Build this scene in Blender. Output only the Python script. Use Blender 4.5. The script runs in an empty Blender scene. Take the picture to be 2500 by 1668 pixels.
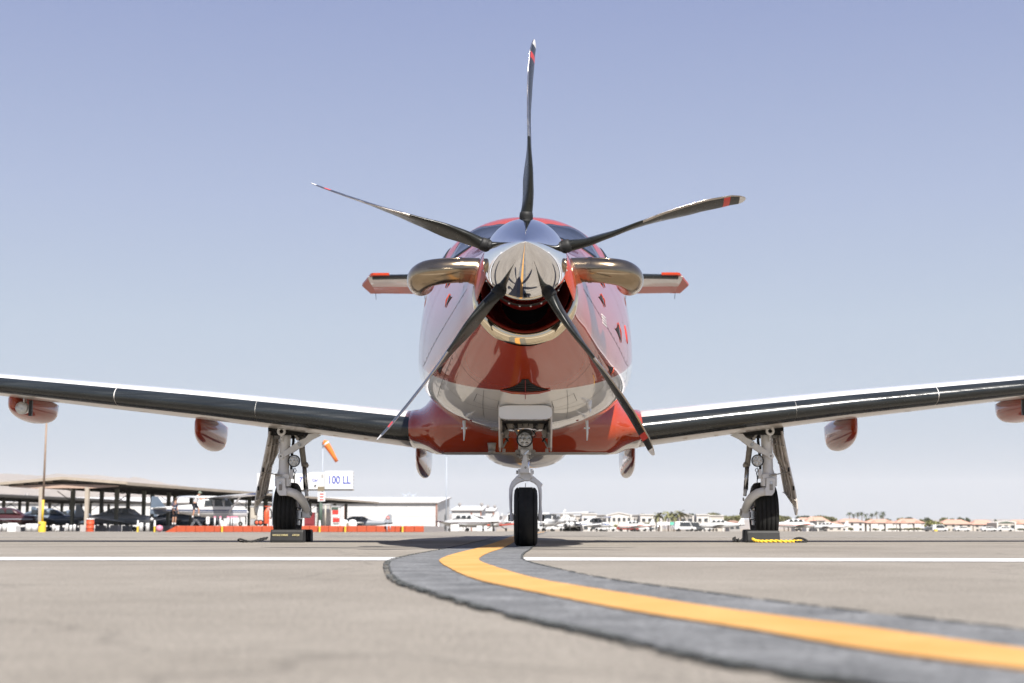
import bpy, bmesh, math, random
import numpy as np
from mathutils import Vector, Matrix
R = math.radians
random.seed(7)
sc = bpy.context.scene
COL = sc.collection

# ------------------------------------------------------------------ camera
cam_d = bpy.data.cameras.new('camera')
cam = bpy.data.objects.new('camera', cam_d); COL.objects.link(cam)
cam.location = (0, 0, 0.13)
cam.rotation_euler = (R(90 + 7.482), 0, R(0.54))
cam_d.sensor_width = 36; cam_d.lens = 50.0
cam_d.clip_start = 0.02; cam_d.clip_end = 40000
cam_d.dof.use_dof = True; cam_d.dof.focus_distance = 9.3; cam_d.dof.aperture_fstop = 4.6
sc.camera = cam

# ------------------------------------------------------------------ world, sun, exposure
SUN_EL, SUN_AZ = 51.2, None
sx, sy = 0.26, -0.76                      # horizontal direction TOWARDS the sun (per metre of height)
sun_dir = Vector((sx, sy, 1.0)).normalized()
SUN_EL = math.asin(sun_dir.z)
w = bpy.data.worlds.new('World'); sc.world = w; w.use_nodes = True
nt = w.node_tree; nt.nodes.clear()
sky = nt.nodes.new('ShaderNodeTexSky'); sky.sky_type = 'NISHITA'; sky.sun_disc = False
sky.sun_elevation = SUN_EL
sky.sun_rotation = math.atan2(sun_dir.x, sun_dir.y)
sky.altitude = 600; sky.air_density = 1.0; sky.dust_density = 0.5; sky.ozone_density = 4.0
hs = nt.nodes.new('ShaderNodeHueSaturation'); hs.inputs['Saturation'].default_value = 0.62
hs.inputs['Hue'].default_value = 0.515; hs.inputs['Value'].default_value = 0.74
bg = nt.nodes.new('ShaderNodeBackground'); bg.inputs['Strength'].default_value = 0.105
wo = nt.nodes.new('ShaderNodeOutputWorld')
nt.links.new(sky.outputs[0], hs.inputs['Color']); 
# clear summer sky: pale at the horizon, periwinkle higher up; the Nishita sky takes over above the haze layer
tcw = nt.nodes.new('ShaderNodeTexCoord'); sxyz = nt.nodes.new('ShaderNodeSeparateXYZ'); nt.links.new(tcw.outputs['Generated'], sxyz.inputs[0])
cr = nt.nodes.new('ShaderNodeValToRGB'); nt.links.new(sxyz.outputs['Z'], cr.inputs[0])
L_ = lambda c: tuple(((v / 255 + .055) / 1.055) ** 2.4 for v in c) + (1,)
stops = [(0.0, (158, 174, 193)), (.03, (166, 182, 201)), (.08, (180, 196, 215)), (.14, (183, 199, 220)), (.225, (173, 188, 220)), (.36, (148, 164, 208)), (.6, (122, 139, 188)), (1.0, (100, 119, 170))]
while len(cr.color_ramp.elements) < len(stops): cr.color_ramp.elements.new(.5)
for e_, (p_, c_) in zip(cr.color_ramp.elements, stops): e_.position = p_
for e_, (p_, c_) in zip(cr.color_ramp.elements, stops): e_.color = L_(c_)
scl = nt.nodes.new('ShaderNodeVectorMath'); scl.operation = 'SCALE'; scl.inputs['Scale'].default_value = 1 / (2 ** 1.09 * .105); nt.links.new(cr.outputs[0], scl.inputs[0])
mrw = nt.nodes.new('ShaderNodeMapRange'); mrw.inputs[1].default_value = .3; mrw.inputs[2].default_value = .8; mrw.inputs[3].default_value = .95; mrw.inputs[4].default_value = .65
nt.links.new(sxyz.outputs['Z'], mrw.inputs[0])
mxs = nt.nodes.new('ShaderNodeMix'); mxs.data_type = 'RGBA'; nt.links.new(mrw.outputs[0], mxs.inputs[0])
nt.links.new(hs.outputs[0], mxs.inputs[6]); nt.links.new(scl.outputs[0], mxs.inputs[7]); nt.links.new(mxs.outputs[2], bg.inputs[0]); nt.links.new(bg.outputs[0], wo.inputs[0])
sd = bpy.data.lights.new('sun', 'SUN'); sd.energy = 5.0; sd.angle = R(0.55); sd.color = (1.0, 0.95, 0.88)
so = bpy.data.objects.new('sun', sd); COL.objects.link(so)
so.rotation_euler = sun_dir.to_track_quat('Z', 'Y').to_euler()
so.location = (4, -12, 30)
vs = sc.view_settings
vs.view_transform = 'Standard'; vs.look = 'None'; vs.gamma = 1.0; vs.use_curve_mapping = False
vs.exposure = 1.0
sc.cycles.use_denoising = True
sc.cycles.volume_bounces = 1; sc.cycles.max_bounces = 8; sc.cycles.glossy_bounces = 5; sc.cycles.transmission_bounces = 4
sc.cycles.caustics_reflective = False; sc.cycles.caustics_refractive = False
sc.cycles.sample_clamp_indirect = 6

# ------------------------------------------------------------------ materials
def new_mat(name):
    m = bpy.data.materials.new(name); m.use_nodes = True
    return m, m.node_tree, m.node_tree.nodes['Principled BSDF']
def N(t, typ, **kw):
    n = t.nodes.new(typ)
    for k, v in kw.items():
        if k in n.inputs: n.inputs[k].default_value = v
        else: setattr(n, k, v)
    return n
MATS = {}
def mat(name, col, rough=0.5, metal=0.0, coat=0.0, vary=0.08, scale=6.0, bump=0.0, bscale=40.0, spec=0.5, rvary=0.0, stretch=None):
    """a procedural material: base colour broken up by noise, optional bump and roughness variation"""
    m, t, b = new_mat(name)
    tc = N(t, 'ShaderNodeTexCoord'); src = tc.outputs['Object']
    if stretch:
        mp = N(t, 'ShaderNodeMapping'); mp.inputs['Scale'].default_value = stretch
        t.links.new(src, mp.inputs[0]); src = mp.outputs[0]
    nz = N(t, 'ShaderNodeTexNoise', Scale=scale, Detail=6.0, Roughness=0.6); t.links.new(src, nz.inputs['Vector'])
    mr = N(t, 'ShaderNodeMapRange'); mr.inputs['From Min'].default_value = .3; mr.inputs['From Max'].default_value = .7
    mr.inputs['To Min'].default_value = 1 - vary; mr.inputs['To Max'].default_value = 1 + vary
    t.links.new(nz.outputs['Fac'], mr.inputs['Value'])
    vm = N(t, 'ShaderNodeVectorMath', operation='SCALE'); vm.inputs[0].default_value = col[:3]
    t.links.new(mr.outputs[0], vm.inputs['Scale']); t.links.new(vm.outputs[0], b.inputs['Base Color'])
    b.inputs['Roughness'].default_value = rough; b.inputs['Metallic'].default_value = metal
    b.inputs['Coat Weight'].default_value = coat; b.inputs['Coat Roughness'].default_value = 0.03
    b.inputs['Specular IOR Level'].default_value = spec
    if rvary:
        m2 = N(t, 'ShaderNodeMapRange'); m2.inputs['From Min'].default_value = .35; m2.inputs['From Max'].default_value = .65
        m2.inputs['To Min'].default_value = max(0.01, rough - rvary); m2.inputs['To Max'].default_value = rough + rvary
        t.links.new(nz.outputs['Fac'], m2.inputs['Value']); t.links.new(m2.outputs[0], b.inputs['Roughness'])
    if bump:
        n2 = N(t, 'ShaderNodeTexNoise', Scale=bscale, Detail=4.0); t.links.new(src, n2.inputs['Vector'])
        bp = N(t, 'ShaderNodeBump', Strength=bump, Distance=0.01); t.links.new(n2.outputs['Fac'], bp.inputs['Height'])
        t.links.new(bp.outputs[0], b.inputs['Normal'])
    MATS[name] = m
    return m
M = {}
def mk(k, *a, **kw): M[k] = mat(k, *a, **kw)
mk('chrome', (.86, .86, .87), .035, 1.0, vary=.02, rvary=.015, scale=14)
mk('exhaust_steel', (.37, .285, .19), .17, 1.0, vary=.12, scale=5, rvary=.05)
mk('lip_steel', (.80, .69, .50), .05, 1.0, vary=.04, scale=8)
mk('red_paint', (.37, .038, .005), .28, 0, coat=1.0, vary=.05, scale=3, spec=.1)
mk('intake_red', (.24, .014, .012), .45, 0, vary=.15)
mk('red_satin', (.42, .040, .010), .4, 0, coat=.25, vary=.05, scale=3, spec=.2)
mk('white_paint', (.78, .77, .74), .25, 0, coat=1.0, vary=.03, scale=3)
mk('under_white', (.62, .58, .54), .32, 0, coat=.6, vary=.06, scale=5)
mk('boot_rubber', (.014, .017, .018), .25, 0, vary=.35, scale=3, coat=.25, rvary=.07, stretch=(.5, 9, 9), bump=.12, bscale=14)
mk('blade_black', (.011, .012, .010), .30, 0, vary=.15, scale=20, rvary=.05, spec=.35)
mk('blade_nickel', (.50, .46, .42), .24, 1.0, vary=.1, scale=18, rvary=.08)
mk('mark_white', (.75, .74, .72), .5, vary=.15, scale=60)
mk('mark_red', (.62, .035, .02), .4, vary=.1, scale=30)
mk('backplate', (.03, .03, .028), .4, .3, vary=.3)
mk('rivet', (.7, .7, .7), .3, .6)
mk('glass_dark', (.010, .014, .022), .05, 0, vary=.05, spec=.45)
mk('gasket', (.02, .02, .02), .6, vary=.1)
mk('black_hole', (.006, .006, .006), .8, vary=.1)  # black for latches; also paints the shade of openings left uncut
mk('gear_white', (.80, .80, .79), .4, 0, coat=.25, vary=.10, scale=14, rvary=.08)
mk('gear_grime', (.34, .32, .29), .5, 0.1, vary=.35, scale=16)
mk('steel', (.55, .55, .56), .25, 1.0, vary=.15, scale=20)
mk('strut_chrome', (.75, .76, .82), .08, 1.0, vary=.03)
mk('tyre', (.018, .018, .017), .72, 0, vary=.3, scale=14, bump=.15, bscale=160, spec=.3)
mk('hub', (.42, .41, .39), .35, .8, vary=.3, scale=30)
mk('rubber_black', (.012, .012, .012), .6, vary=.3, scale=12, spec=.35)
mk('lamp_rim', (.03, .03, .03), .35, .3)
mk('lamp_lens', (.62, .63, .62), .08, .35, coat=1.0, vary=.25, scale=60, bump=.6, bscale=90)
mk('door_inner', (.66, .61, .55), .25, .15, vary=.25, scale=9, rvary=.1)
mk('rope_yellow', (.72, .46, .03), .7, vary=.2, scale=40)
mk('rope_black', (.01, .01, .01), .7, vary=.2)
mk('gold_print', (.42, .36, .18), .5, vary=.3, scale=60)
# livery of the fuselage: white belly, red above, the edge rising aft
def livery(name, k, z0, ycut, cap):
    m, t, b = new_mat(name)
    tc = N(t, 'ShaderNodeTexCoord'); sp = N(t, 'ShaderNodeSeparateXYZ'); t.links.new(tc.outputs['Object'], sp.inputs[0])
    # object y = world Y - 12 ; the paint edge is at z0 + k * max(0, Y - ycut), capped
    s1 = N(t, 'ShaderNodeMath', operation='SUBTRACT'); s1.inputs[1].default_value = ycut - 12; t.links.new(sp.outputs['Y'], s1.inputs[0])
    if k > 1:
        s2 = N(t, 'ShaderNodeMath', operation='MAXIMUM'); s2.inputs[1].default_value = 0; t.links.new(s1.outputs[0], s2.inputs[0]); s1 = s2
    a = N(t, 'ShaderNodeMath', operation='MULTIPLY_ADD'); a.inputs[1].default_value = k; a.inputs[2].default_value = z0; t.links.new(s1.outputs[0], a.inputs[0])
    mn = N(t, 'ShaderNodeMath', operation='MINIMUM'); mn.inputs[1].default_value = cap; t.links.new(a.outputs[0], mn.inputs[0])
    gt = N(t, 'ShaderNodeMath', operation='GREATER_THAN'); t.links.new(sp.outputs['Z'], gt.inputs[0]); t.links.new(mn.outputs[0], gt.inputs[1])
    mx = N(t, 'ShaderNodeMix', data_type='RGBA'); t.links.new(gt.outputs[0], mx.inputs[0])
    mx.inputs[6].default_value = (.74, .73, .70, 1); mx.inputs[7].default_value = (.37, .038, .005, 1)
    t.links.new(mx.outputs[2], b.inputs['Base Color'])
    b.inputs['Roughness'].default_value = .25; b.inputs['Coat Weight'].default_value = 1.0; b.inputs['Coat Roughness'].default_value = .015; b.inputs['Specular IOR Level'].default_value = .1
    b.inputs['Coat IOR'].default_value = 1.85
    nz = N(t, 'ShaderNodeTexNoise', Scale=2.2, Detail=2.0); t.links.new(tc.outputs['Object'], nz.inputs['Vector'])
    bp = N(t, 'ShaderNodeBump', Strength=.04, Distance=.02); t.links.new(nz.outputs['Fac'], bp.inputs['Height'])
    t.links.new(bp.outputs[0], b.inputs['Normal']); t.links.new(bp.outputs[0], b.inputs['Coat Normal'])
    return m
M['livery'] = livery('fuselage_livery', .235, 1.035, 9.33, 1.42)
M['fairing_livery'] = livery('fairing_livery', 1.2, .788, 12.60, 1.0)
M['red_paint'].node_tree.nodes['Principled BSDF'].inputs['Coat IOR'].default_value = 1.85
M['white_paint'].node_tree.nodes['Principled BSDF'].inputs['Coat IOR'].default_value = 1.6

def ground_mat(name, c1, c2, speck=.25, rough=.85, big=.35, crack=False, alpha_wear=None, fine=260.0):
    m, t, b = new_mat(name)
    tc = N(t, 'ShaderNodeTexCoord'); o = tc.outputs['Object']
    n1 = N(t, 'ShaderNodeTexNoise', Scale=big, Detail=7.0, Roughness=.62); t.links.new(o, n1.inputs['Vector'])
    n2 = N(t, 'ShaderNodeTexNoise', Scale=fine, Detail=3.0); t.links.new(o, n2.inputs['Vector'])
    n3 = N(t, 'ShaderNodeTexNoise', Scale=11.0, Detail=5.0, Roughness=.7); t.links.new(o, n3.inputs['Vector'])
    r1 = N(t, 'ShaderNodeMapRange'); r1.inputs[1].default_value = .35; r1.inputs[2].default_value = .65; t.links.new(n1.outputs['Fac'], r1.inputs[0])
    mx = N(t, 'ShaderNodeMix', data_type='RGBA'); t.links.new(r1.outputs[0], mx.inputs[0]); mx.inputs[6].default_value = c1 + (1,); mx.inputs[7].default_value = c2 + (1,)
    r2 = N(t, 'ShaderNodeMapRange'); r2.inputs[1].default_value = .3; r2.inputs[2].default_value = .7; r2.inputs[3].default_value = 1 - speck; r2.inputs[4].default_value = 1 + speck
    t.links.new(n2.outputs['Fac'], r2.inputs[0])
    r3 = N(t, 'ShaderNodeMapRange'); r3.inputs[1].default_value = .3; r3.inputs[2].default_value = .7; r3.inputs[3].default_value = 1 - speck * .2; r3.inputs[4].default_value = 1 + speck * .2
    t.links.new(n3.outputs['Fac'], r3.inputs[0])
    mu = N(t, 'ShaderNodeMath', operation='MULTIPLY'); t.links.new(r2.outputs[0], mu.inputs[0]); t.links.new(r3.outputs[0], mu.inputs[1])
    vm = N(t, 'ShaderNodeVectorMath', operation='SCALE'); t.links.new(mx.outputs[2], vm.inputs[0]); t.links.new(mu.outputs[0], vm.inputs['Scale'])
    out = vm.outputs[0]
    if crack:
        vo = N(t, 'ShaderNodeTexVoronoi', feature='DISTANCE_TO_EDGE', Scale=.42); 
        dn = N(t, 'ShaderNodeTexNoise', Scale=1.7, Detail=5.0); t.links.new(o, dn.inputs['Vector'])
        ad = N(t, 'ShaderNodeVectorMath', operation='MULTIPLY_ADD'); ad.inputs[1].default_value = (.9, .9, 0); t.links.new(dn.outputs['Color'], ad.inputs[0]); t.links.new(o, ad.inputs[2]); t.links.new(ad.outputs[0], vo.inputs['Vector'])
        cm_ = N(t, 'ShaderNodeMapRange'); cm_.inputs[1].default_value = .001; cm_.inputs[2].default_value = .006; cm_.inputs[3].default_value = .78; cm_.inputs[4].default_value = 1.0; t.links.new(vo.outputs['Distance'], cm_.inputs[0])
        sn = N(t, 'ShaderNodeTexNoise', Scale=1.3, Detail=3.0, Roughness=.5); t.links.new(o, sn.inputs['Vector'])
        sm = N(t, 'ShaderNodeMapRange'); sm.inputs[1].default_value = .66; sm.inputs[2].default_value = .74; sm.inputs[3].default_value = 1.0; sm.inputs[4].default_value = .80; t.links.new(sn.outputs['Fac'], sm.inputs[0])
        gr = N(t, 'ShaderNodeTexVoronoi', Scale=75.0); t.links.new(o, gr.inputs['Vector'])
        gm = N(t, 'ShaderNodeMapRange'); gm.inputs[1].default_value = .05; gm.inputs[2].default_value = .45; gm.inputs[3].default_value = 1.10; gm.inputs[4].default_value = .93; t.links.new(gr.outputs['Distance'], gm.inputs[0])
        for s_ in (cm_, sm, gm):
            v2 = N(t, 'ShaderNodeVectorMath', operation='SCALE'); t.links.new(out, v2.inputs[0]); t.links.new(s_.outputs[0], v2.inputs['Scale']); out = v2.outputs[0]
    t.links.new(out, b.inputs['Base Color'])
    if alpha_wear:
        wn = N(t, 'ShaderNodeTexNoise', Scale=alpha_wear[0], Detail=6.0, Roughness=.7); t.links.new(o, wn.inputs['Vector'])
        wm = N(t, 'ShaderNodeMapRange'); wm.inputs[1].default_value = alpha_wear[1]; wm.inputs[2].default_value = alpha_wear[2]; t.links.new(wn.outputs['Fac'], wm.inputs[0]); t.links.new(wm.outputs[0], b.inputs['Alpha'])
    b.inputs['Roughness'].default_value = rough; b.inputs['Specular IOR Level'].default_value = .3
    bp = N(t, 'ShaderNodeBump', Strength=.35, Distance=.003); t.links.new(n2.outputs['Fac'], bp.inputs['Height']); t.links.new(bp.outputs[0], b.inputs['Normal'])
    return m
M['asphalt'] = ground_mat('asphalt', (.192, .173, .146), (.250, .227, .195), .46, big=.8, fine=150.0, crack=True)
M['sealed'] = ground_mat('sealed', (.092, .095, .098), (.165, .169, .173), .50, big=6.0, fine=120.0)
M['tar'] = ground_mat('tar', (.055, .06, .058), (.10, .105, .10), .4, alpha_wear=(9.0, .42, .58))
M['joint'] = ground_mat('joint', (.07, .07, .065), (.12, .12, .11), .4)
M['yellow_line'] = ground_mat('yellow_line', (.45, .24, .068), (.53, .30, .105), .10, big=4.0, alpha_wear=(22.0, .26, .33))
M['white_line'] = ground_mat('white_line', (.46, .455, .45), (.56, .555, .55), .10, big=3.0, alpha_wear=(18.0, .28, .36))
M['worn_line'] = ground_mat('worn_line', (.30, .29, .27), (.46, .45, .44), .10, big=1.6, alpha_wear=(2.5, .40, .55))
M['far_dirt'] = ground_mat('far_dirt', (.25, .20, .15), (.30, .26, .20), .2, big=.02, fine=3.0)

# ------------------------------------------------------------------ object helpers
def tag(o, label=None, cat=None, group=None, kind=None):
    if label: o['label'] = label
    if cat: o['category'] = cat
    if group: o['group'] = group
    if kind: o['kind'] = kind
    return o
def empty(name, loc, label, cat, rz=0, group=None):
    o = bpy.data.objects.new(name, None); COL.objects.link(o)
    o.empty_display_size = .2; o.location = loc; o.rotation_euler = (0, 0, rz)
    return tag(o, label, cat, group)

class MB:
    """collects shapes; build() links them as ONE mesh object"""
    def __init__(s): s.v = []; s.f = []; s.m = []; s.sm = []
    def add(s, vs, fs, mi=0, smooth=False):
        b = len(s.v); s.v += [tuple(v) for v in vs]
        for f in fs: s.f.append([i + b for i in f]); s.m.append(mi); s.sm.append(smooth)
        return s
    def box(s, c, d, mi=0, rot=None):
        vs = []
        for x in (-.5, .5):
            for y in (-.5, .5):
                for z in (-.5, .5): vs.append(Vector((x * d[0], y * d[1], z * d[2])))
        if rot is not None: vs = [rot @ v for v in vs]
        vs = [v + Vector(c) for v in vs]
        return s.add(vs, [(0, 1, 3, 2), (4, 6, 7, 5), (0, 4, 5, 1), (2, 3, 7, 6), (0, 2, 6, 4), (1, 5, 7, 3)], mi)
    def bar(s, a, b, wx, wy, mi=0, up=(0, 1, 0)):
        """rectangular bar between two points"""
        a = Vector(a); b = Vector(b); d = (b - a).normalized(); u = Vector(up)
        if abs(d.dot(u)) > .98: u = Vector((1, 0, 0))
        p = d.cross(u).normalized(); q = p.cross(d).normalized(); vs = []
        for e in (a, b):
            for i, j in ((-1, -1), (1, -1), (1, 1), (-1, 1)): vs.append(e + p * i * wx / 2 + q * j * wy / 2)
        return s.add(vs, [(3, 2, 1, 0), (4, 5, 6, 7), (0, 1, 5, 4), (1, 2, 6, 5), (2, 3, 7, 6), (3, 0, 4, 7)], mi)
    def tube(s, pts, rad, n=12, mi=0, caps=True, ell=None, smooth=True, closed=False, up=(0, 1, .01)):
        """swept tube; rad scalar or list; ell=(a,b) scale of the two section axes (b along 'up')"""
        P = [Vector(p) for p in pts]; k = len(P)
        if not isinstance(rad, (list, tuple)): rad = [rad] * k
        vs = []; fs = []; u = Vector(up).normalized()
        for i, p in enumerate(P):
            if closed: d = (P[(i + 1) % k] - P[i - 1]).normalized()
            else: d = (P[min(i + 1, k - 1)] - P[max(i - 1, 0)]).normalized()
            if abs(d.dot(u)) > .98: uu = Vector((1, 0, 0)) if abs(d.x) < .9 else Vector((0, 0, 1))
            else: uu = u
            a = d.cross(uu).normalized(); b = a.cross(d).normalized()
            ea, eb = (ell if ell else (1, 1))
            for j in range(n):
                t = 2 * math.pi * j / n
                vs.append(p + a * math.cos(t) * rad[i] * ea + b * math.sin(t) * rad[i] * eb)
        for i in range(k if closed else k - 1):
            i2 = (i + 1) % k
            for j in range(n):
                fs.append((i * n + j, i * n + (j + 1) % n, i2 * n + (j + 1) % n, i2 * n + j))
        s.add(vs, fs, mi, smooth)
        if caps and not closed:
            b0 = len(s.v) - len(vs)
            s.f.append([b0 + j for j in range(n)][::-1]); s.m.append(mi); s.sm.append(False)
            s.f.append([b0 + (k - 1) * n + j for j in range(n)]); s.m.append(mi); s.sm.append(False)
        return s
    def cyl(s, a, b, r, r2=None, n=20, mi=0):
        return s.tube([a, b], [r, r if r2 is None else r2], n, mi)
    def lathe(s, prof, origin, axis='Z', n=32, mi=0, mis=None, smooth=True):
        """prof: [(along, radius)]"""
        vs = []; fs = []; o = Vector(origin)
        for (h, r) in prof:
            for j in range(n):
                t = 2 * math.pi * j / n; c, q = math.cos(t) * r, math.sin(t) * r
                vs.append(o + (Vector((c, q, h)) if axis == 'Z' else Vector((c, h, q)) if axis == 'Y' else Vector((h, c, q))))
        k = len(prof)
        for i in range(k - 1):
            for j in range(n):
                f = (i * n + j, i * n + (j + 1) % n, (i + 1) * n + (j + 1) % n, (i + 1) * n + j)
                fs.append(f)
        b = len(s.v); s.v += [tuple(v) for v in vs]
        for q, f in enumerate(fs):
            s.f.append([i + b for i in f]); s.m.append(mis[q // n] if mis else mi); s.sm.append(smooth)
        return s
    def loft(s, rings, mi=0, closed=True, caps=True, smooth=True, mfun=None):
        k = len(rings); n = len(rings[0]); b = len(s.v)
        for r in rings: s.v += [tuple(v) for v in r]
        for i in range(k - 1):
            for j in range(n if closed else n - 1):
                s.f.append([b + i * n + j, b + i * n + (j + 1) % n, b + (i + 1) * n + (j + 1) % n, b + (i + 1) * n + j])
                s.m.append(mfun(i, j) if mfun else mi); s.sm.append(smooth)
        if caps and closed:
            s.f.append([b + j for j in range(n)][::-1]); s.m.append(mfun(0, 0) if mfun else mi); s.sm.append(False)
            s.f.append([b + (k - 1) * n + j for j in range(n)]); s.m.append(mfun(k - 2, 0) if mfun else mi); s.sm.append(False)
        return s
    def prism(s, pts, y0, y1, mi=0):
        """outline in XZ given thickness along Y"""
        n = len(pts); vs = [(p[0], y0, p[1]) for p in pts] + [(p[0], y1, p[1]) for p in pts]
        fs = [tuple(range(n)), tuple(range(2 * n - 1, n - 1, -1))] + [(i, i + n, (i + 1) % n + n, (i + 1) % n) for i in range(n)]
        return s.add(vs, fs, mi)
    def ball(s, c, r, n=12, mi=0, sc_=(1, 1, 1)):
        prof = [(-math.cos(math.pi * i / n), math.sin(math.pi * i / n) + 1e-5) for i in range(n + 1)]
        b = len(s.v); s.lathe(prof, (0, 0, 0), 'Z', n * 2, mi)
        for i in range(b, len(s.v)):
            x, y, z = s.v[i]; s.v[i] = (c[0] + x * r * sc_[0], c[1] + y * r * sc_[1], c[2] + z * r * sc_[2])
        return s
    def build(s, name, mats, parent=None, org=None, bev=0, weld=False, label=None):
        if not isinstance(mats, (list, tuple)): mats = [mats]
        mats = [M[x] if isinstance(x, str) else x for x in mats]
        me = bpy.data.meshes.new(name)
        if org is None: org = (0, 0, 0)
        me.from_pydata([(v[0] - org[0], v[1] - org[1], v[2] - org[2]) for v in s.v], [], s.f)
        for m in mats: me.materials.append(m)
        me.polygons.foreach_set('material_index', s.m); me.polygons.foreach_set('use_smooth', s.sm)
        bm = bmesh.new(); bm.from_mesh(me)
        if weld: bmesh.ops.remove_doubles(bm, verts=bm.verts, dist=1e-5)
        bmesh.ops.recalc_face_normals(bm, faces=bm.faces); bm.to_mesh(me); bm.free()
        me.update()
        o = bpy.data.objects.new(name, me); COL.objects.link(o)
        if parent is not None: o.parent = parent
        else: o.location = org
        if bev:
            md = o.modifiers.new('bevel', 'BEVEL'); md.width = bev; md.segments = 2; md.limit_method = 'ANGLE'; md.angle_limit = R(40)
        if label: o['label'] = label
        return o
def copy_tree(o, parent=None):
    c = o.copy(); COL.objects.link(c)
    if parent is not None: c.parent = parent
    for ch in list(o.children): copy_tree(ch, c)
    return c
def text_mesh(s, size, m, name='lettering', parent=None, align='CENTER', thick=.002):
    cu = bpy.data.curves.new(name, 'FONT'); cu.body = s; cu.size = size; cu.align_x = align; cu.align_y = 'CENTER'; cu.extrude = thick; cu.offset = size * .022
    tmp = bpy.data.objects.new(name + '_src', cu); COL.objects.link(tmp)
    dg = bpy.context.evaluated_depsgraph_get(); dg.update()
    me = bpy.data.meshes.new_from_object(tmp.evaluated_get(dg))
    bpy.data.objects.remove(tmp); me.materials.clear(); me.materials.append(M[m])
    o = bpy.data.objects.new(name, me); COL.objects.link(o); o.rotation_euler = (R(90), 0, 0)
    if parent is not None: o.parent = parent
    return o
def smooth(a, b, x):
    t = min(1, max(0, (x - a) / (b - a))); return t * t * (3 - 2 * t)
GZ = [(0, 0), (22, 0), (80, -.08), (105, -.11), (230, -.34), (350, -.6), (500, -1.15), (700, -1.7), (1500, -3.0), (40000, -3.0)]
def gz(y):
    """the apron falls away gently towards the far side"""
    for (a, za), (b, zb) in zip(GZ, GZ[1:]):
        if y <= b: return za + (zb - za) * max(0, (y - a) / (b - a))
    return GZ[-1][1]
def AX(u, Y):
    """world X of a bearing: u is the bearing in units of 1/3472, 1283 straight ahead"""
    return (u - 1283) / 3472.0 * Y
def AZ(v, Y):
    return .13 + (1290 - v) / 3472.0 * Y

# ------------------------------------------------------------------ the ground
mb = MB()
ys = [-60, -5, 0, 5, 12, 22, 50, 80, 105, 160, 230, 350, 500, 700, 1500, 4000, 8000, 12000]
xs = [-11000, -4000, -500, -100, -30, -8, 0, 8, 30, 100, 500, 4000, 11000]
vv = [(x, y, gz(y)) for y in ys for x in xs]; nx = len(xs)
ff = [(j * nx + i, j * nx + i + 1, (j + 1) * nx + i + 1, (j + 1) * nx + i) for j in range(len(ys) - 1) for i in range(nx - 1)]
near = [f for f in ff if vv[f[2]][1] <= 501]; far = [f for f in ff if vv[f[2]][1] > 501]
g = MB().add(vv, near).build('apron', 'asphalt'); g['kind'] = 'structure'
g = MB().add(vv, far).build('terrain', 'far_dirt'); g['kind'] = 'structure'

def ribbon(pts, half_l, half_r, z, m, name, dens=8, jag=0.0):
    P = []
    for i in range(len(pts) - 1):
        p0 = pts[max(i - 1, 0)]; p1 = pts[i]; p2 = pts[i + 1]; p3 = pts[min(i + 2, len(pts) - 1)]
        for k in range(dens):
            t = k / dens
            P.append([.5 * ((2 * p1[c]) + (-p0[c] + p2[c]) * t + (2 * p0[c] - 5 * p1[c] + 4 * p2[c] - p3[c]) * t * t + (-p0[c] + 3 * p1[c] - 3 * p2[c] + p3[c]) * t ** 3) for c in (0, 1)])
    P.append(list(pts[-1])); vs = []; fs = []; rg = random.Random(3)
    for i, p in enumerate(P):
        q0 = P[max(i - 1, 0)]; q1 = P[min(i + 1, len(P) - 1)]
        d = Vector((q1[0] - q0[0], q1[1] - q0[1], 0)).normalized(); n = Vector((-d.y, d.x, 0))
        jl = rg.uniform(-jag, jag); jr = rg.uniform(-jag, jag)
        vs.append((p[0] + n.x * (half_l + jl), p[1] + n.y * (half_l + jl), z + gz(p[1])))
        vs.append((p[0] - n.x * (half_r + jr), p[1] - n.y * (half_r + jr), z + gz(p[1])))
    for i in range(len(P) - 1): fs.append((2 * i, 2 * i + 1, 2 * i + 3, 2 * i + 2))
    n = len(vs); vs += [(v[0], v[1], gz(v[1]) + .0006) for v in vs]              # edges run down to the ground
    for i in range(len(P) - 1): fs += [(2 * i, 2 * i + 2, n + 2 * i + 2, n + 2 * i), (2 * i + 1, n + 2 * i + 1, n + 2 * i + 3, 2 * i + 3)]
    o = MB().add(vs, fs).build(name, m); o['kind'] = 'structure'; return o
CL = [(3.2, -.4), (2.2, .05), (1.35, .62), (.86, 1.02), (.51, 1.44), (.36, 1.93), (.235, 2.36), (.11, 2.92), (.025, 3.32), (-.035, 3.63), (-.105, 4.15), (-.18, 4.85),
      (-.245, 5.52), (-.28, 6.1), (-.288, 6.9), (-.274, 8.0), (-.235, 9.6), (-.19, 12.5), (-.16, 17.0), (-.10, 24.0), (.3, 45), (1.2, 90)]
CL = [(x * .955, y * .955) if y < 12 else (x, y) for x, y in CL]
# the cross line (two pieces, ends at the sealed band)
def flat(name, quad, z, m):
    vs = [(x, y, z + gz(y)) for x, y in quad]; o = MB().add(vs, [(0, 1, 2, 3)]).build(name, m); o['kind'] = 'structure'; return o
flat('painted_line', [(-14, 6.62), (-14, 5.86), (-.50, 5.80), (-.50, 6.44)], .002, 'white_line')
flat('painted_line', [(-.06, 6.42), (-.04, 5.80), (14, 4.3), (14, 5.0)], .002, 'white_line')
ribbon(CL, .265, .26, .0045, 'sealed', 'sealed_band', 30, .003)
ribbon([(p[0] , p[1]) for p in CL], .284, -.262, .0065, 'tar', 'tar_edge', 12, .0025)
ribbon([(p[0] , p[1]) for p in CL], -.254, .264, .0065, 'tar', 'tar_edge', 12, .002)
ribbon(CL, .078, .078, .0075, 'yellow_line', 'taxi_line', 14, .002)
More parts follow.
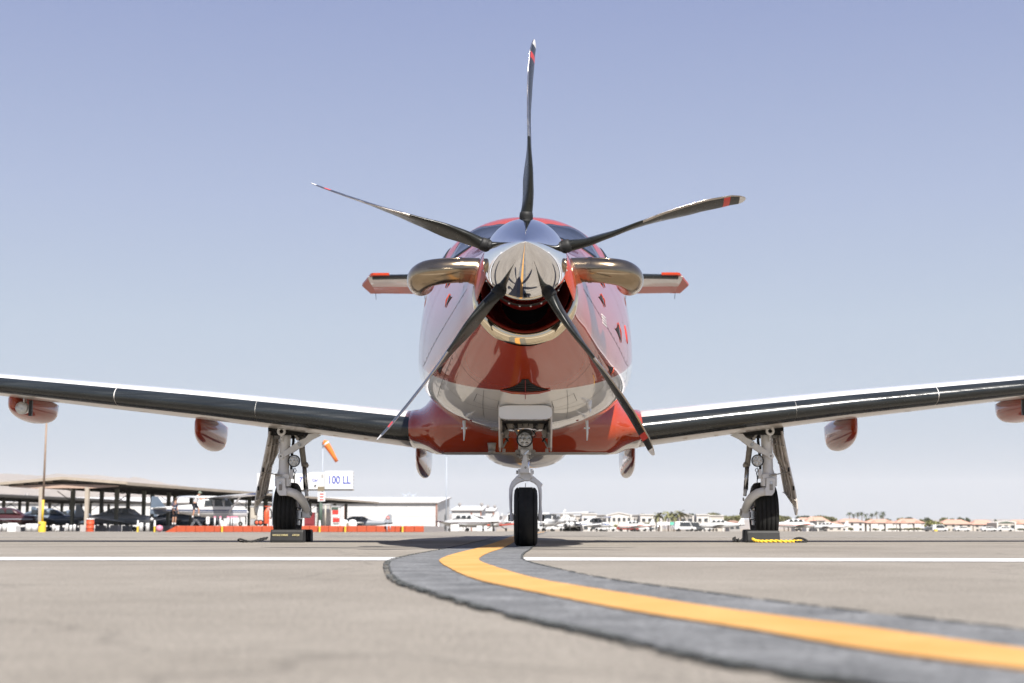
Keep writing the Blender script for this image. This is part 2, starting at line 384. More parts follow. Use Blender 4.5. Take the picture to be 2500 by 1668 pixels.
# worn far markings
flat('painted_line', [(-16, 20.6), (-16, 19.4), (-4.2, 20.6), (-4.2, 21.2)], .004, 'worn_line')
flat('painted_line', [(-3.3, 21.1), (-3.3, 20.5), (-.35, 20.8), (-.35, 21.4)], .004, 'worn_line')
flat('painted_line', [(1.2, 21.6), (1.2, 21.0), (26, 18.4), (26, 19.6)], .004, 'worn_line')
flat('painted_line', [(5.0, 26.6), (5.0, 25.6), (30, 24.4), (30, 25.6)], .004, 'worn_line')
for i in range(4):
    x = -15 + i * 3.1
    flat('apron_joint', [(x, 34), (x + .05, 34), (x + .8, 70), (x + .75, 70)], .004, 'joint')
flat('apron_joint', [(-30, 15.9), (-30, 15.86), (30, 16.9), (30, 16.94)], .003, 'joint')
flat('apron_joint', [(-8, 9.92), (-8, 9.885), (9, 9.885), (9, 9.92)], .003, 'joint')
# ================================================================== THE TURBOPROP
AC = empty('turboprop_aircraft', (0, 12, 0), 'big red and white single-engine turboprop with five-blade propeller, parked nose-on over the yellow line', 'aircraft')
AO = (0, 12, 0)
def part(mb, name, mats, parent=AC, **k):
    return mb.build(name, mats, parent, org=AO, **k)
# fuselage stations: Y, half width, z top, z bottom, z of widest, exponent top, exponent bottom
ST = np.array([
 (8.56, .315, 1.955, 1.225, 1.55, 2.00, 2.00), (8.75, .355, 1.985, 1.165, 1.51, 2.0, 2.05), (9.0, .420, 2.025, 1.095, 1.46, 2.02, 2.10),
 (9.3, .495, 2.075, 1.018, 1.41, 2.06, 2.15), (9.8, .615, 2.165, .925, 1.36, 2.1, 2.2), (10.3, .725, 2.265, .882, 1.335, 2.15, 2.2),
 (10.7, .795, 2.36, .872, 1.36, 2.2, 2.2), (11.0, .832, 2.455, .872, 1.42, 2.25, 2.25), (11.25, .850, 2.555, .876, 1.49, 2.28, 2.3), (11.5, .862, 2.675, .882, 1.57, 2.28, 2.4),
 (11.75, .868, 2.722, .89, 1.65, 2.27, 2.5), (12.2, .870, 2.74, .90, 1.74, 2.22, 2.5), (13.0, .870, 2.745, .90, 1.78, 2.2, 2.5),
 (16.0, .870, 2.745, .86, 1.78, 2.2, 2.45), (17.2, .82, 2.74, .95, 1.82, 2.15, 2.3), (18.5, .66, 2.73, 1.17, 1.92, 2.05, 2.15),
 (20.0, .43, 2.70, 1.56, 2.10, 2.0, 2.0), (21.4, .21, 2.62, 1.98, 2.28, 2.0, 2.0), (22.2, .05, 2.52, 2.28, 2.40, 2.0, 2.0)])
def stv(Y):
    x = ST[:, 0]; i = int(np.clip(np.searchsorted(x, Y) - 1, 0, len(x) - 2)); h = x[i + 1] - x[i]; t = (Y - x[i]) / h
    out = []
    for c in range(1, 7):
        y = ST[:, c]; d = np.diff(y) / np.diff(x)
        def sl(k):
            if k == 0: return d[0]
            if k == len(x) - 1: return d[-1]
            return 0.0 if d[k - 1] * d[k] <= 0 else 2 * d[k - 1] * d[k] / (d[k - 1] + d[k])
        m0, m1 = sl(i) * h, sl(i + 1) * h
        out.append((2 * t**3 - 3 * t**2 + 1) * y[i] + (t**3 - 2 * t**2 + t) * m0 + (-2 * t**3 + 3 * t**2) * y[i + 1] + (t**3 - t**2) * m1)
    return out
def surf0(Y, a):
    hw, zt, zb, zm, n1, n2 = stv(Y); s, c = math.sin(a), math.cos(a); n = n1 if c >= 0 else n2
    x = hw * math.copysign(abs(s) ** (2 / n), s)
    z = zm + ((zt - zm) if c >= 0 else (zm - zb)) * math.copysign(abs(c) ** (2 / n), c)
    return Vector((x, Y, z))
def surf(Y, a, off=0.0):
    p = surf0(Y, a)
    if off:
        e = 1e-3; n = (surf0(Y, a + e) - surf0(Y, a - e)).cross(surf0(min(Y + .01, 22.1), a) - surf0(max(Y - .01, 8.57), a))
        if n.length > 0: 
            n.normalize()
            if n.dot(Vector((p.x, 0, p.z - stv(Y)[3]))) < 0: n = -n
            p = p + n * off
    return p
def aof(X, z, Y):
    """section angle of a point given by its X and z at station Y"""
    hw, zt, zb, zm, n1, n2 = stv(Y); n = n1 if z >= zm else n2
    u = min(1, abs(X) / hw) ** (n / 2); v = (min(1, abs((z - zm) / ((zt - zm) if z >= zm else (zm - zb)))) ** (n / 2)) * (1 if z >= zm else -1)
    return math.atan2(u, v) * (1 if X >= 0 else -1)
NA = 112
mb = MB(); rings = []
Ys = list(np.linspace(8.56, 12.4, 64)) + list(np.linspace(12.6, 22.2, 40))
for Y in Ys: rings.append([surf0(Y, 2 * math.pi * j / NA) for j in range(NA)])
mb.loft(rings, caps=False)
b0 = len(mb.v); mb.v.append((0, 22.25, 2.4)); 
for j in range(NA): mb.f.append([b0 - NA + j, b0 - NA + (j + 1) % NA, b0]); mb.m.append(0); mb.sm.append(True)
fus = part(mb, 'fuselage', M['livery'])

def patch(name, cor, off, m, n=9, rings_=6, sq=4.5, parent=AC, skirt=.006, **k):
    """rounded panel lying on the fuselage skin; cor = four (Y, a) corners in order"""
    mb = MB(); bd = []; K = 4 * n
    for i in range(K):
        t = 2 * math.pi * (i + .5) / K; c, s = math.cos(t), math.sin(t)
        bd.append((math.copysign(abs(c) ** (2 / sq), c), math.copysign(abs(s) ** (2 / sq), s)))
    def at(u, v, o):
        q = [((1 - u) * (1 - v) / 4), ((1 + u) * (1 - v) / 4), ((1 + u) * (1 + v) / 4), ((1 - u) * (1 + v) / 4)]
        return surf(sum(w_ * c[0] for w_, c in zip(q, cor)), sum(w_ * c[1] for w_, c in zip(q, cor)), o)
    rg = [[at(u * r / rings_, v * r / rings_, off) for u, v in bd] for r in range(1, rings_ + 1)] + [[at(u * 1.005, v * 1.005, -skirt) for u, v in bd]]
    mb.loft(rg, caps=False); b0 = len(mb.v); mb.v.append(tuple(at(0, 0, off)))
    for j in range(K): mb.f.append([j, (j + 1) % K, b0]); mb.m.append(0); mb.sm.append(True)
    return part(mb, name, m, parent, **k)
def grow(cor, f):
    cy = sum(c[0] for c in cor) / 4; ca = sum(c[1] for c in cor) / 4
    return [(cy + (c[0] - cy) * f, ca + (c[1] - ca) * f) for c in cor]
for s in (-1, 1):
    wsn = [(10.74, s * .06), (10.96, aof(s * .62, 2.16, 10.96)), (11.48, aof(s * .475, 2.53, 11.48)), (11.24, s * .045)]
    fr = patch('windscreen_frame', grow(wsn, 1.08), .003, 'gasket')
    patch('windscreen_pane', wsn, .007, 'glass_dark')
    sw = [(11.10, aof(s * .735, 2.12, 11.10)), (11.70, aof(s * .80, 2.10, 11.70)), (11.88, aof(s * .64, 2.44, 11.88)), (11.56, aof(s * .62, 2.43, 11.56))]
    patch('side_window_frame', grow(sw, 1.09), .003, 'gasket'); patch('side_window_pane', sw, .007, 'glass_dark')
    for k in range(4):
        Y = 12.7 + k * .85
        cw = [(Y, s * 1.10), (Y + .34, s * 1.10), (Y + .34, s * .72), (Y, s * .72)]
        patch('cabin_window_frame', grow(cw, 1.15), .003, 'gasket', n=6, rings_=3, sq=3); patch('cabin_window_pane', cw, .006, 'glass_dark', n=6, rings_=3, sq=3)

def seam(pts, wd=.0035, off=.0012, m='gasket', name='panel_seam'):
    """thin joint line on the skin, through (Y,a) points"""
    L = []
    for (p, q) in zip(pts, pts[1:]):
        for k in range(10): L.append((p[0] + (q[0] - p[0]) * k / 10, p[1] + (q[1] - p[1]) * k / 10))
    L.append(pts[-1]); A = []; B = []
    for i, p in enumerate(L):
        c = surf(p[0], p[1], off); q = L[min(i + 1, len(L) - 1)]; r = L[max(i - 1, 0)]
        d = (surf(q[0], q[1], off) - surf(r[0], r[1], off)).normalized()
        nn = (surf(p[0], p[1], .02) - surf(p[0], p[1], 0)).normalized(); t = d.cross(nn).normalized() * wd / 2
        A.append(c + t); B.append(c - t)
    mb = MB(); mb.add(A + B, [(i, i + 1, len(A) + i + 1, len(A) + i) for i in range(len(A) - 1)])
    return part(mb, name, m)
for s in (-1, 1):
    seam([(10.35, s * .25), (10.45, s * .9), (10.5, s * 1.5), (10.5, s * 2.0)])
    seam([(8.85, s * 1.3), (9.6, s * 1.45), (10.48, s * 1.6)])
    seam([(9.0, s * .2), (9.0, s * 1.25)]); seam([(9.85, s * 2.0), (9.9, s * 2.5), (9.8, s * 2.9)])
    seam([(10.6, s * 1.05), (10.95, s * 1.5), (11.0, s * 1.9)], .003)
    seam([(11.3, s * 1.25), (11.3, s * 1.75)], .003); seam([(9.35, s * 1.9), (10.4, s * 2.12)], .003)
    seam([(9.25, s * 1.85), (9.3, s * 2.25), (9.35, s * 2.6)], .0025)
def fastener(Y, a):
    c0 = surf(Y, a, .0008); n_ = (surf(Y, a, .02) - surf(Y, a, 0)).normalized(); t1 = n_.cross(Vector((0, 1, 0))).normalized(); t2 = n_.cross(t1); mb = MB(); r_ = .0065
    mb.add([c0 + (t1 * math.cos(q) + t2 * math.sin(q)) * r_ for q in [math.pi * k / 4 for k in range(8)]], [tuple(range(8))]); part(mb, 'fastener', 'gasket')
for s in (-1, 1):
    for k in range(14): fastener(8.95 + k * .11, s * (1.335 + .018 * k))
    for k in range(7): fastener(10.44, s * (1.0 + k * .14))
    for k in range(8): fastener(9.03, s * (.35 + k * .12))
    for k in range(9): fastener(9.38 + k * .11, s * (1.93 + k * .024))
    seam([(9.42, s * 2.62), (10.2, s * 2.75)], .0025); seam([(9.9, s * 1.62), (9.9, s * 1.98)], .0025); seam([(9.62, s * 1.68), (9.62, s * 1.98)], .0025)
    seam([(9.55, s * 2.55), (9.75, s * 2.55), (9.75, s * 2.85), (9.55, s * 2.85), (9.55, s * 2.55)], .003)
# small flush scoops and vents on the cowling sides
def scoop(Y, a, w_, l_, s):
    mb = MB(); A = []; n = 9
    for i in range(n):
        t = i / (n - 1); hw = (.06 + .94 * t ** 1.8) * w_ / 2; Yc = Y - l_ * (1 - t); r = max(.2, stv(Yc)[0])
        A.append([surf(Yc, a - hw / r, .003), surf(Yc, a + hw / r, .003)])
    vs = [p for q in A for p in q]; mb.add(vs, [(2 * i, 2 * i + 1, 2 * i + 3, 2 * i + 2) for i in range(n - 1)])
    o = part(mb, 'flush_scoop', 'black_hole')
    mb = MB(); r = stv(Y)[0]
    mb.tube([surf(Y + .004, a - w_ * .55 / r, .004), surf(Y + .006, a, .010), surf(Y + .004, a + w_ * .55 / r, .004)], [.003, .0055, .003], 8)
    part(mb, 'scoop_lip', 'red_paint')
for s in (-1, 1):
    scoop(9.62, aof(s * .5, 1.66, 9.62), .07, .17, s); scoop(9.45, s * .83, .05, .10, s); scoop(10.05, s * .95, .05, .12, s)
    scoop(9.85, s * 1.86, .07, .22, s)
scoop(10.12, aof(.66, 1.52, 10.12), .10, .20, 1); patch('static_port', [(10.50, 1.30), (10.58, 1.30), (10.58, 1.44), (10.50, 1.44)], .003, 'mark_red', n=4, rings_=2, sq=2.2)
# small stencilled print by the right side of the cowl (unreadable warning lines)
for i in range(4):
    patch('stencil_line', [(9.40, 1.36 + i * .026), (9.56, 1.36 + i * .026), (9.56, 1.370 + i * .026), (9.40, 1.370 + i * .026)], .002, 'mark_white', n=3, rings_=1, sq=8)
# belly outlet under the chin : flared black patch paints the recess shade; slats, lip
mb = MB(); A = []
for i in range(11):
    t = i / 10; Y = 9.06 + .235 * t; hw = .018 + .125 * t ** 1.7; r = stv(Y)[0]
    A += [surf(Y, math.pi - hw / r, .003), surf(Y, math.pi - hw * .3 / r, .003), surf(Y, math.pi + hw * .3 / r, .003), surf(Y, math.pi + hw / r, .003)]
mb.add(A, [(4 * i + k, 4 * i + k + 1, 4 * i + k + 5, 4 * i + k + 4) for i in range(10) for k in range(3)])
part(mb, 'chin_outlet_shade', 'black_hole')
for i in range(4):
    Y = 9.16 + i * .034; t = (Y - 9.06) / .235; hw = .012 + .115 * t ** 1.7; r = stv(Y)[0]; mb = MB()
    mb.tube([surf(Y, math.pi + k * hw / r, .006) for k in (-1, -.5, 0, .5, 1)], .0035, 6); part(mb, 'outlet_slat', 'backplate')
mb = MB(); mb.tube([surf(9.30, math.pi + k * .15 / .485, .008) for k in (-1, -.5, 0, .5, 1)], [.005, .011, .012, .011, .005], 8); part(mb, 'outlet_lip', 'red_paint')
seam([(9.05, math.pi), (9.42, math.pi)], .005, .012, 'intake_red', 'outlet_divider')
# ------------------------------------------------------------------ intake
PC = (0, 1.69)                                   # propeller axis
def ell(a, dr=0.0):
    hw, zt, zb, zm = .303 + dr, 1.90, 1.279 - dr, 1.56
    return Vector((hw * math.sin(a), 0, zm + ((zt - zm) if math.cos(a) > 0 else (zm - zb)) * math.cos(a)))
mb = MB(); rg = []; a0, a1 = R(84), R(276); K = 60
for i in range(K + 1):
    a = a0 + (a1 - a0) * i / K; t = math.sin(math.pi * i / K); c = ell(a); e = Vector((math.sin(a), 0, math.cos(a)))
    th = .017 + .033 * min(1, t * 1.15) ** 1.2; dp = .030 + .030 * min(1, t * 1.5)
    rg.append([c + Vector((0, 8.575, 0)) + e * th * math.cos(q) - Vector((0, 1, 0)) * dp * math.sin(q) for q in [2 * math.pi * k / 18 for k in range(18)]])
mb.loft(rg); part(mb, 'intake_lip', 'lip_steel')
mb = MB(); rg = []
for Y, f in ((8.56, 1.0), (8.7, .96), (8.85, .86), (9.02, .70), (9.15, .55)):
    rg.append([Vector((x.x * f * .90, Y, 1.58 + (x.z - 1.56) * f * .90)) for x in [ell(2 * math.pi * k / 48) for k in range(48)]])
mb.loft(rg, caps=False); mb.f.append([4 * 48 + k for k in range(48)]); mb.m.append(1); mb.sm.append(False)
part(mb, 'intake_duct', ['intake_red', 'black_hole'])
mb = MB(); mb.lathe([(8.43, .0), (8.43, .215), (8.50, .228), (8.62, .235), (8.80, .21), (9.0, .12)], (0, 0, 1.69), 'Y', 48); part(mb, 'gearbox_nose', 'intake_red')
# red nose ring behind the spinner (upper part of the cowl face)
mb = MB(); rg = []
for Y, f in ((8.44, 0.0), (8.47, .35), (8.52, .75), (8.565, 1.0)):
    row = []
    for k in range(49):
        a = R(-104) + R(208) * k / 48; s, c = math.sin(a), math.cos(a)
        inn = Vector((.240 * s, Y, 1.69 + .240 * c)); o = surf0(8.565, aof_ := (a)); out = Vector((o.x, Y, o.z))
        row.append(inn.lerp(out, f ** .8))
    rg.append(row)
mb.loft(rg, closed=False, caps=False); part(mb, 'cowl_nose_ring', 'red_paint')
# ------------------------------------------------------------------ exhaust stacks
for s in (-1, 1):
    mb = MB()
    pts = [(s * .26, 8.90, 1.755), (s * .36, 8.885, 1.755), (s * .46, 8.87, 1.75), (s * .55, 8.875, 1.743), (s * .615, 8.905, 1.736), (s * .655, 8.965, 1.728), (s * .675, 9.05, 1.724), (s * .68, 9.16, 1.722)]
    P2 = []
    for i in range(len(pts) - 1):
        p0, p1, p2, p3 = [Vector(pts[min(max(k, 0), len(pts) - 1)]) for k in (i - 1, i, i + 1, i + 2)]
        for k in range(5):
            t = k / 5; P2.append(.5 * (2 * p1 + (p2 - p0) * t + (2 * p0 - 5 * p1 + 4 * p2 - p3) * t * t + (3 * p1 - p0 - 3 * p2 + p3) * t ** 3))
    P2.append(Vector(pts[-1]))
    rad = [.078 + .011 * smooth(0, .9, i / len(P2)) for i in range(len(P2))]
    mb.tube(P2, rad, 36, caps=False, ell=(1.0, 1.0), up=(0, 0, 1)); 
    ep = part(mb, 'exhaust_pipe', 'exhaust_steel')
    md = ep.modifiers.new('wall', 'SOLIDIFY'); md.thickness = .004; md.offset = -1
    mb = MB(); rr = [p + Vector((0, 0, rad[i] * 1.002)) for i, p in enumerate(P2)]
    mb.tube([p + Vector((-0, -rad[i] * .55, rad[i] * .84)) if i < 22 else p + Vector((s * rad[i] * .5, 0, rad[i] * .87)) for i, p in enumerate(P2)][6:20], .0022, 6)
    part(mb, 'weld_seam', 'exhaust_steel', ep)
    mb = MB(); mb.tube([P2[7], P2[8]], [.083, .083], 36, caps=False, up=(0, 0, 1)); part(mb, 'exhaust_clamp', 'exhaust_steel', ep)
# ------------------------------------------------------------------ propeller
PY = 8.17
prop = bpy.data.objects.new('propeller', None); COL.objects.link(prop); prop.parent = AC; prop.location = (0, PY - 12, 1.69)
PO = (0, PY, 1.69)
def ppart(mb, name, mats, parent=None, **k): return mb.build(name, mats, parent or prop, org=PO, **k)
mb = MB()
prof = [(7.655, .0)] + [(7.655 + .655 * t, .249 * (1 - (1 - t) ** 1.85) ** .80) for t in [.003, .012, .03, .06, .1, .15, .22, .3, .38, .46, .55, .64, .73, .82, .91, 1.0]]
mb.lathe(prof, (0, 0, 1.69), 'Y', 96); ppart(mb, 'spinner', 'chrome')
mb = MB(); mb.lathe([(8.311, .20), (8.311, .2475), (8.322, .2495), (8.41, .2475), (8.425, .235), (8.425, .0)], (0, 0, 1.69), 'Y', 72); bp_ = ppart(mb, 'backplate', 'backplate')
for i in range(24):
    t = 2 * math.pi * (i + .5) / 24; mb = MB(); c = (math.cos(t) * .249, 8.375, 1.69 + math.sin(t) * .249)
    mb.ball(c, .0065, 4); ppart(mb, 'rivet', 'rivet')
def interp(t, T):
    for (a, va), (b, vb) in zip(T, T[1:]):
        if t <= b:
            k = (t - a) / (b - a); k = k * k * (3 - 2 * k) * .4 + k * .6
            return va + (vb - va) * k
    return T[-1][1]
RAD = 1.362
CH = [(.12, .074), (.2, .076), (.27, .120), (.36, .165), (.5, .185), (.68, .190), (.82, .176), (.92, .150), (.97, .118), (.992, .075), (1.0, .03)]
THK = [(.12, .074), (.2, .070), (.27, .054), (.36, .040), (.5, .026), (.68, .017), (.85, .012), (1.0, .005)]
DEL = [(.12, -26), (.2, -26), (.36, -17), (.5, -4), (.62, 4), (.75, 9), (.9, 12), (1.0, 13)]
SWP = [(.12, 0), (.4, -.012), (.6, -.014), (.8, .012), (.92, .05), (1.0, .105)]
def blade(theta):
    Rv = Vector((math.cos(theta), 0, math.sin(theta))); T = Vector((-math.sin(theta), 0, math.cos(theta))); Fw = Vector((0, -1, 0))
    rs = [.165 + (1 - .165) * (i / 56) for i in range(57)]; rs = [r for r in rs if r < .985] + [.985, .991, .996, 1.0]
    K = 15; rings = []; ss = [.5 * (1 - math.cos(math.pi * i / K)) for i in range(K + 1)]
    for r in rs:
        c, t, d, sw = interp(r, CH), interp(r, THK), R(interp(r, DEL)), interp(r, SWP)
        le = T * math.sin(d) + Fw * math.cos(d)              # towards the leading edge
        up = Fw * math.sin(d) * -1 + T * math.cos(d)         # pressure side normal ; suction is -up
        rnd = max(0, 1 - smooth(.17, .30, r)); row = []
        for side in (1, -1):
            for s in (ss if side == 1 else ss[::-1][1:-1]):
                th = 2.6 * math.sqrt(max(s, 0)) * (1 - s) ** .9 * (1 - rnd) * .92 + rnd * 2 * math.sqrt(max(0, s * (1 - s)))
                h = side * th * t / 2 - (1 - rnd) * t * .25 * 4 * s * (1 - s) * 1.0
                row.append(Vector(PO) + Rv * (r * RAD) + le * ((.42 - s) * c - sw) + up * h)
        rings.append(row)
    n = len(rings[0])
    def mf(i, j):
        r = rs[i]; s = ss[j] if j < K else ss[2 * K - j] ; s2 = ss[min(j + 1, K)] if j < K else ss[max(2 * K - j - 1, 0)]
        lo = min(s, s2)
        if r > .52 and lo < .045 + .0 * r: return 1
        if r > .962: return 2
        if .893 < r < .918: return 3
        return 0
    mb = MB(); mb.loft(rings, mfun=mf); return mb
for th in (88.6, 160.4, 231.6, 304.2, 17.2):
    b_ = ppart(blade(R(th)), 'propeller_blade', ['blade_black', 'blade_nickel', 'mark_white', 'mark_red'])
    t = R(th); Rv = Vector((math.cos(t), 0, math.sin(t))); P0 = Vector((0, 8.17, 1.69))
    mb = MB(); mb.tube([P0 + Rv * .225, P0 + Rv * .262, P0 + Rv * .275], [.0405, .0395, .037], 24, up=(0, 1, 0)); ppart(mb, 'blade_collar', 'rubber_black', b_)
# ------------------------------------------------------------------ wings
def naca(t, cam=.022, p=.38, n=22, te=.0):
    xs_ = [.5 * (1 - math.cos(math.pi * i / n)) for i in range(n + 1)]; up = []; lo = []
    for x in xs_:
        yt = 5 * t * (.2969 * math.sqrt(x) - .126 * x - .3516 * x * x + .2843 * x ** 3 - .1030 * x ** 4)
        yc = cam / p ** 2 * (2 * p * x - x * x) if x < p else cam / (1 - p) ** 2 * ((1 - 2 * p) + 2 * p * x - x * x)
        up.append((x, yc + yt)); lo.append((x, yc - yt))
    return up, lo
# X, LE Y, LE z, chord, thickness, incidence
WS = [(1.00, 12.56, 1.005, 2.10, .158, 1.0), (1.9, 12.64, 1.115, 1.95, .155, .8), (2.9, 12.72, 1.232, 1.79, .150, .5), (4.8, 12.88, 1.430, 1.52, .14, .2), (6.4, 13.02, 1.60, 1.28, .13, -.4), (7.8, 13.16, 1.745, 1.02, .12, -1), (8.05, 13.28, 1.775, .85, .11, -1)]
def wsec(st, s, off=0.0, part_=None):
    X, ly, lz, c, t, inc = st; up, lo = naca(t); ci, si = math.cos(R(inc)), math.sin(R(inc))
    if part_: a, b = part_; up = [q for q in up if q[0] <= a]; lo = [q for q in lo if q[0] <= b]
    pts = up[::-1] + lo[1:]; out = []
    for i, (x, z) in enumerate(pts):
        p = Vector((x, z)); q0 = Vector(pts[max(i - 1, 0)]); q1 = Vector(pts[min(i + 1, len(pts) - 1)]); d = (q1 - q0).normalized(); nrm = Vector((d.y, -d.x))
        # pts run upper TE -> LE -> lower TE: outward normal
        nrm = Vector((-d.y, d.x)) if (nrm.x * (p.x - .35) + nrm.y * p.y * 8) < 0 else nrm
        xx, zz = x * c + nrm.x * off, z * c + nrm.y * off
        out.append(Vector((s * X, ly + xx * ci + zz * si, lz + zz * ci - xx * si)))
    return out
def lerp_st(k, n=6):
    out = []
    for i in range(len(WS) - 1):
        for j in range(n): out.append(tuple(WS[i][q] + (WS[i + 1][q] - WS[i][q]) * j / n for q in range(6)))
    return out + [WS[-1]]
for s in (-1, 1):
    mb = MB(); sts = lerp_st(0)
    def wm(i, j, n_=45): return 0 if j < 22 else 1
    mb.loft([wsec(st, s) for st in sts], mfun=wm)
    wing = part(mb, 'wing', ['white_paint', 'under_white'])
    # winglet
    mb = MB(); mb.loft([wsec((8.02, 13.26, 1.772, .85, .11, 0), s), [v + Vector((0, 0, 0)) for v in wsec((8.22, 13.45, 1.90, .66, .1, 0), s)], wsec((8.42, 13.7, 2.2, .42, .1, 0), s)]); part(mb, 'winglet', 'white_paint')
    # black de-icing boots, three segments with joints
    for (x0, x1) in ((1.035, 2.42), (2.423, 3.72), (3.727, 5.9), (5.904, 7.7)):
        def at_(X):
            for i in range(len(WS) - 1):
                if WS[i][0] <= X <= WS[i + 1][0]:
                    k = (X - WS[i][0]) / (WS[i + 1][0] - WS[i][0]); return tuple(WS[i][q] + (WS[i + 1][q] - WS[i][q]) * k for q in range(6))
        mb = MB(); nseg = 12; rg = []
        for i in range(nseg + 1):
            o = .0035 if 0 < i < nseg else .0030
            rg.append(wsec(at_(x0 + (x1 - x0) * i / nseg), s, o, (.055, .115)))
        inner = [wsec(at_(x0 + (x1 - x0) * i / nseg), s, -.004, (.055, .115)) for i in range(nseg + 1)]
        mb.loft(rg, closed=False, caps=False)
        for e in (0, -1):
            b = len(mb.v); mb.v += [tuple(v) for v in rg[e]] + [tuple(v) for v in inner[e]]; n = len(rg[e])
            for k in range(n - 1): mb.f.append([b + k, b + k + 1, b + n + k + 1, b + n + k]); mb.m.append(0); mb.sm.append(False)
        for e in (0, -1):
            b = len(mb.v); mb.v += [tuple(r_[e]) for r_ in rg] + [tuple(r_[e]) for r_ in inner]; n = len(rg)
            for k in range(n - 1): mb.f.append([b + k, b + k + 1, b + n + k + 1, b + n + k]); mb.m.append(0); mb.sm.append(False)
        part(mb, 'deice_boot', 'boot_rubber')
    # underside rivet plates and access panels
    for (X, q) in ((1.35, .16), (1.62, .22), (1.9, .18), (2.75, .14), (3.4, .2)):
        st = [r_ for r_ in sts if r_[0] >= X][0]; w0 = wsec(st, s); j = [k for k, v in enumerate(w0) if k > 22 and v.y > st[1] + q * st[3]][0]; c = w0[j]
        mb = MB(); mb.lathe([(-.004, .0), (-.004, .022), (.004, .025)], (c.x, c.y, c.z), 'Z', 16); part(mb, 'inspection_plate', 'under_white')
# wing centre section and fairing, red in front, passing under the fuselage
mb = MB(); rg = []
CS = []
for x in [-1.034, -1.0, -.95, -.9, -.85, -.8, -.7, -.5, -.25, 0, .25, .5, .7, .8, .85, .9, .95, 1.0, 1.034]:
    u = abs(x); blend = smooth(1.034, .62, u) if False else 1 - smooth(.66, 1.034, u)
    top = 1.218 + .40 * blend ** 1.7; bot = .862 - .092 * (1 - smooth(.72, 1.03, u)); ly = 12.55 - .32 * blend; c = 2.15 + 1.0 * blend
    lez = 1.000 + .02 * blend; row = []
    for k in range(40):
        t = 2 * math.pi * k / 40; cx, cz = math.cos(t), math.sin(t)     # k=0 trailing edge
        yy = ly + c * (.5 + .5 * cx) ** (1.0 if cx > 0 else 1.0)
        q_ = (yy - ly) / c; pk = .30 if cz > 0 else .30 - .20 * blend
        f = (max(0, 1 - (1 - min(1, q_ / pk)) ** 2)) ** .46 if q_ < pk else max(0, 1 - ((q_ - pk) / (1 - pk)) ** (1.7 if cz > 0 else 1.0)) 
        z = lez + ((top - lez) if cz > 0 else (bot - lez)) * f
        row.append(Vector((x, yy, z)))
    rg.append(row)
def cm(i, j):
    z = sum(rg[a][b].z for a in (i, i + 1) for b in (j % 40, (j + 1) % 40)) / 4; y = rg[i][j].y
    return 1 if (y > 12.62 and z < .9) else 0
mb.loft(rg); part(mb, 'wing_root_fairing', 'fairing_livery')
# belly fairing bulging aft between the main wheels
mb = MB(); rg = []
for Y, w_, zb in ((13.0, .25, .84), (13.4, .36, .79), (14.0, .44, .76), (15.0, .46, .755), (15.8, .38, .785), (16.3, .25, .84)):
    rg.append([Vector((w_ * math.copysign(abs(math.cos(t)) ** .8, math.cos(t)), Y, 1.0 + (1.0 - zb) * math.sin(t))) for t in [2 * math.pi * k / 28 for k in range(28)]])
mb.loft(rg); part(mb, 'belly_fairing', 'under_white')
# flap track fairings (pods under the trailing edge)
def pod(X, Y, ztop, w_, h, L, name='flap_fairing', lamp=False):
    mb = MB(); rg = []
    for i in range(15):
        t = i / 14; k = (math.sin(math.pi * min(1, t * 1.25) / 2) ** .62 if t < .8 else (1 - ((t - .8) / .2) ** 2) ** .5 if t < 1 else 0.02); k = max(k, .03)
        row = []
        for q in range(24):
            a = math.pi * q / 23
            row.append(Vector((X + w_ / 2 * k * math.copysign(abs(math.cos(a)) ** .85, math.cos(a)), Y + L * t, ztop - h * (.35 + .65 * k) * math.sin(a) ** .55)))
        row += [Vector((X, Y + L * t, ztop + .10))]
        rg.append(row)
    mb.loft(rg); return part(mb, name, 'red_paint')
for s in (-1, 1):
    pod(s * 1.045, 13.75, .90, .15, .255, 1.35); pod(s * 3.19, 13.75, 1.16, .25, .25, 1.05)
    # outer pod, larger, with a landing lamp under a clear nose
    p_ = pod(s * 4.86, 13.35, 1.355, .36, .19, 1.0, 'outboard_pod')
    mb = MB(); mb.lathe([(13.40, .0), (13.385, .055), (13.42, .062), (13.5, .05)], (s * 4.775, 0, 1.262), 'Y', 20); part(mb, 'lamp_lens', 'lamp_lens', p_)
    mb = MB(); mb.box((s * 4.69, 13.41, 1.26), (.03, .03, .15)); part(mb, 'lamp_bezel', 'backplate', p_)
    mb = MB(); mb.tube([(s * 4.72, 13.3, 1.37), (s * 4.72, 13.3, 1.315), (s * 4.72, 13.33, 1.30), (s * 4.72, 13.36, 1.315), (s * 4.72, 13.36, 1.37)], .006, 8); part(mb, 'tie_down_ring', 'steel')
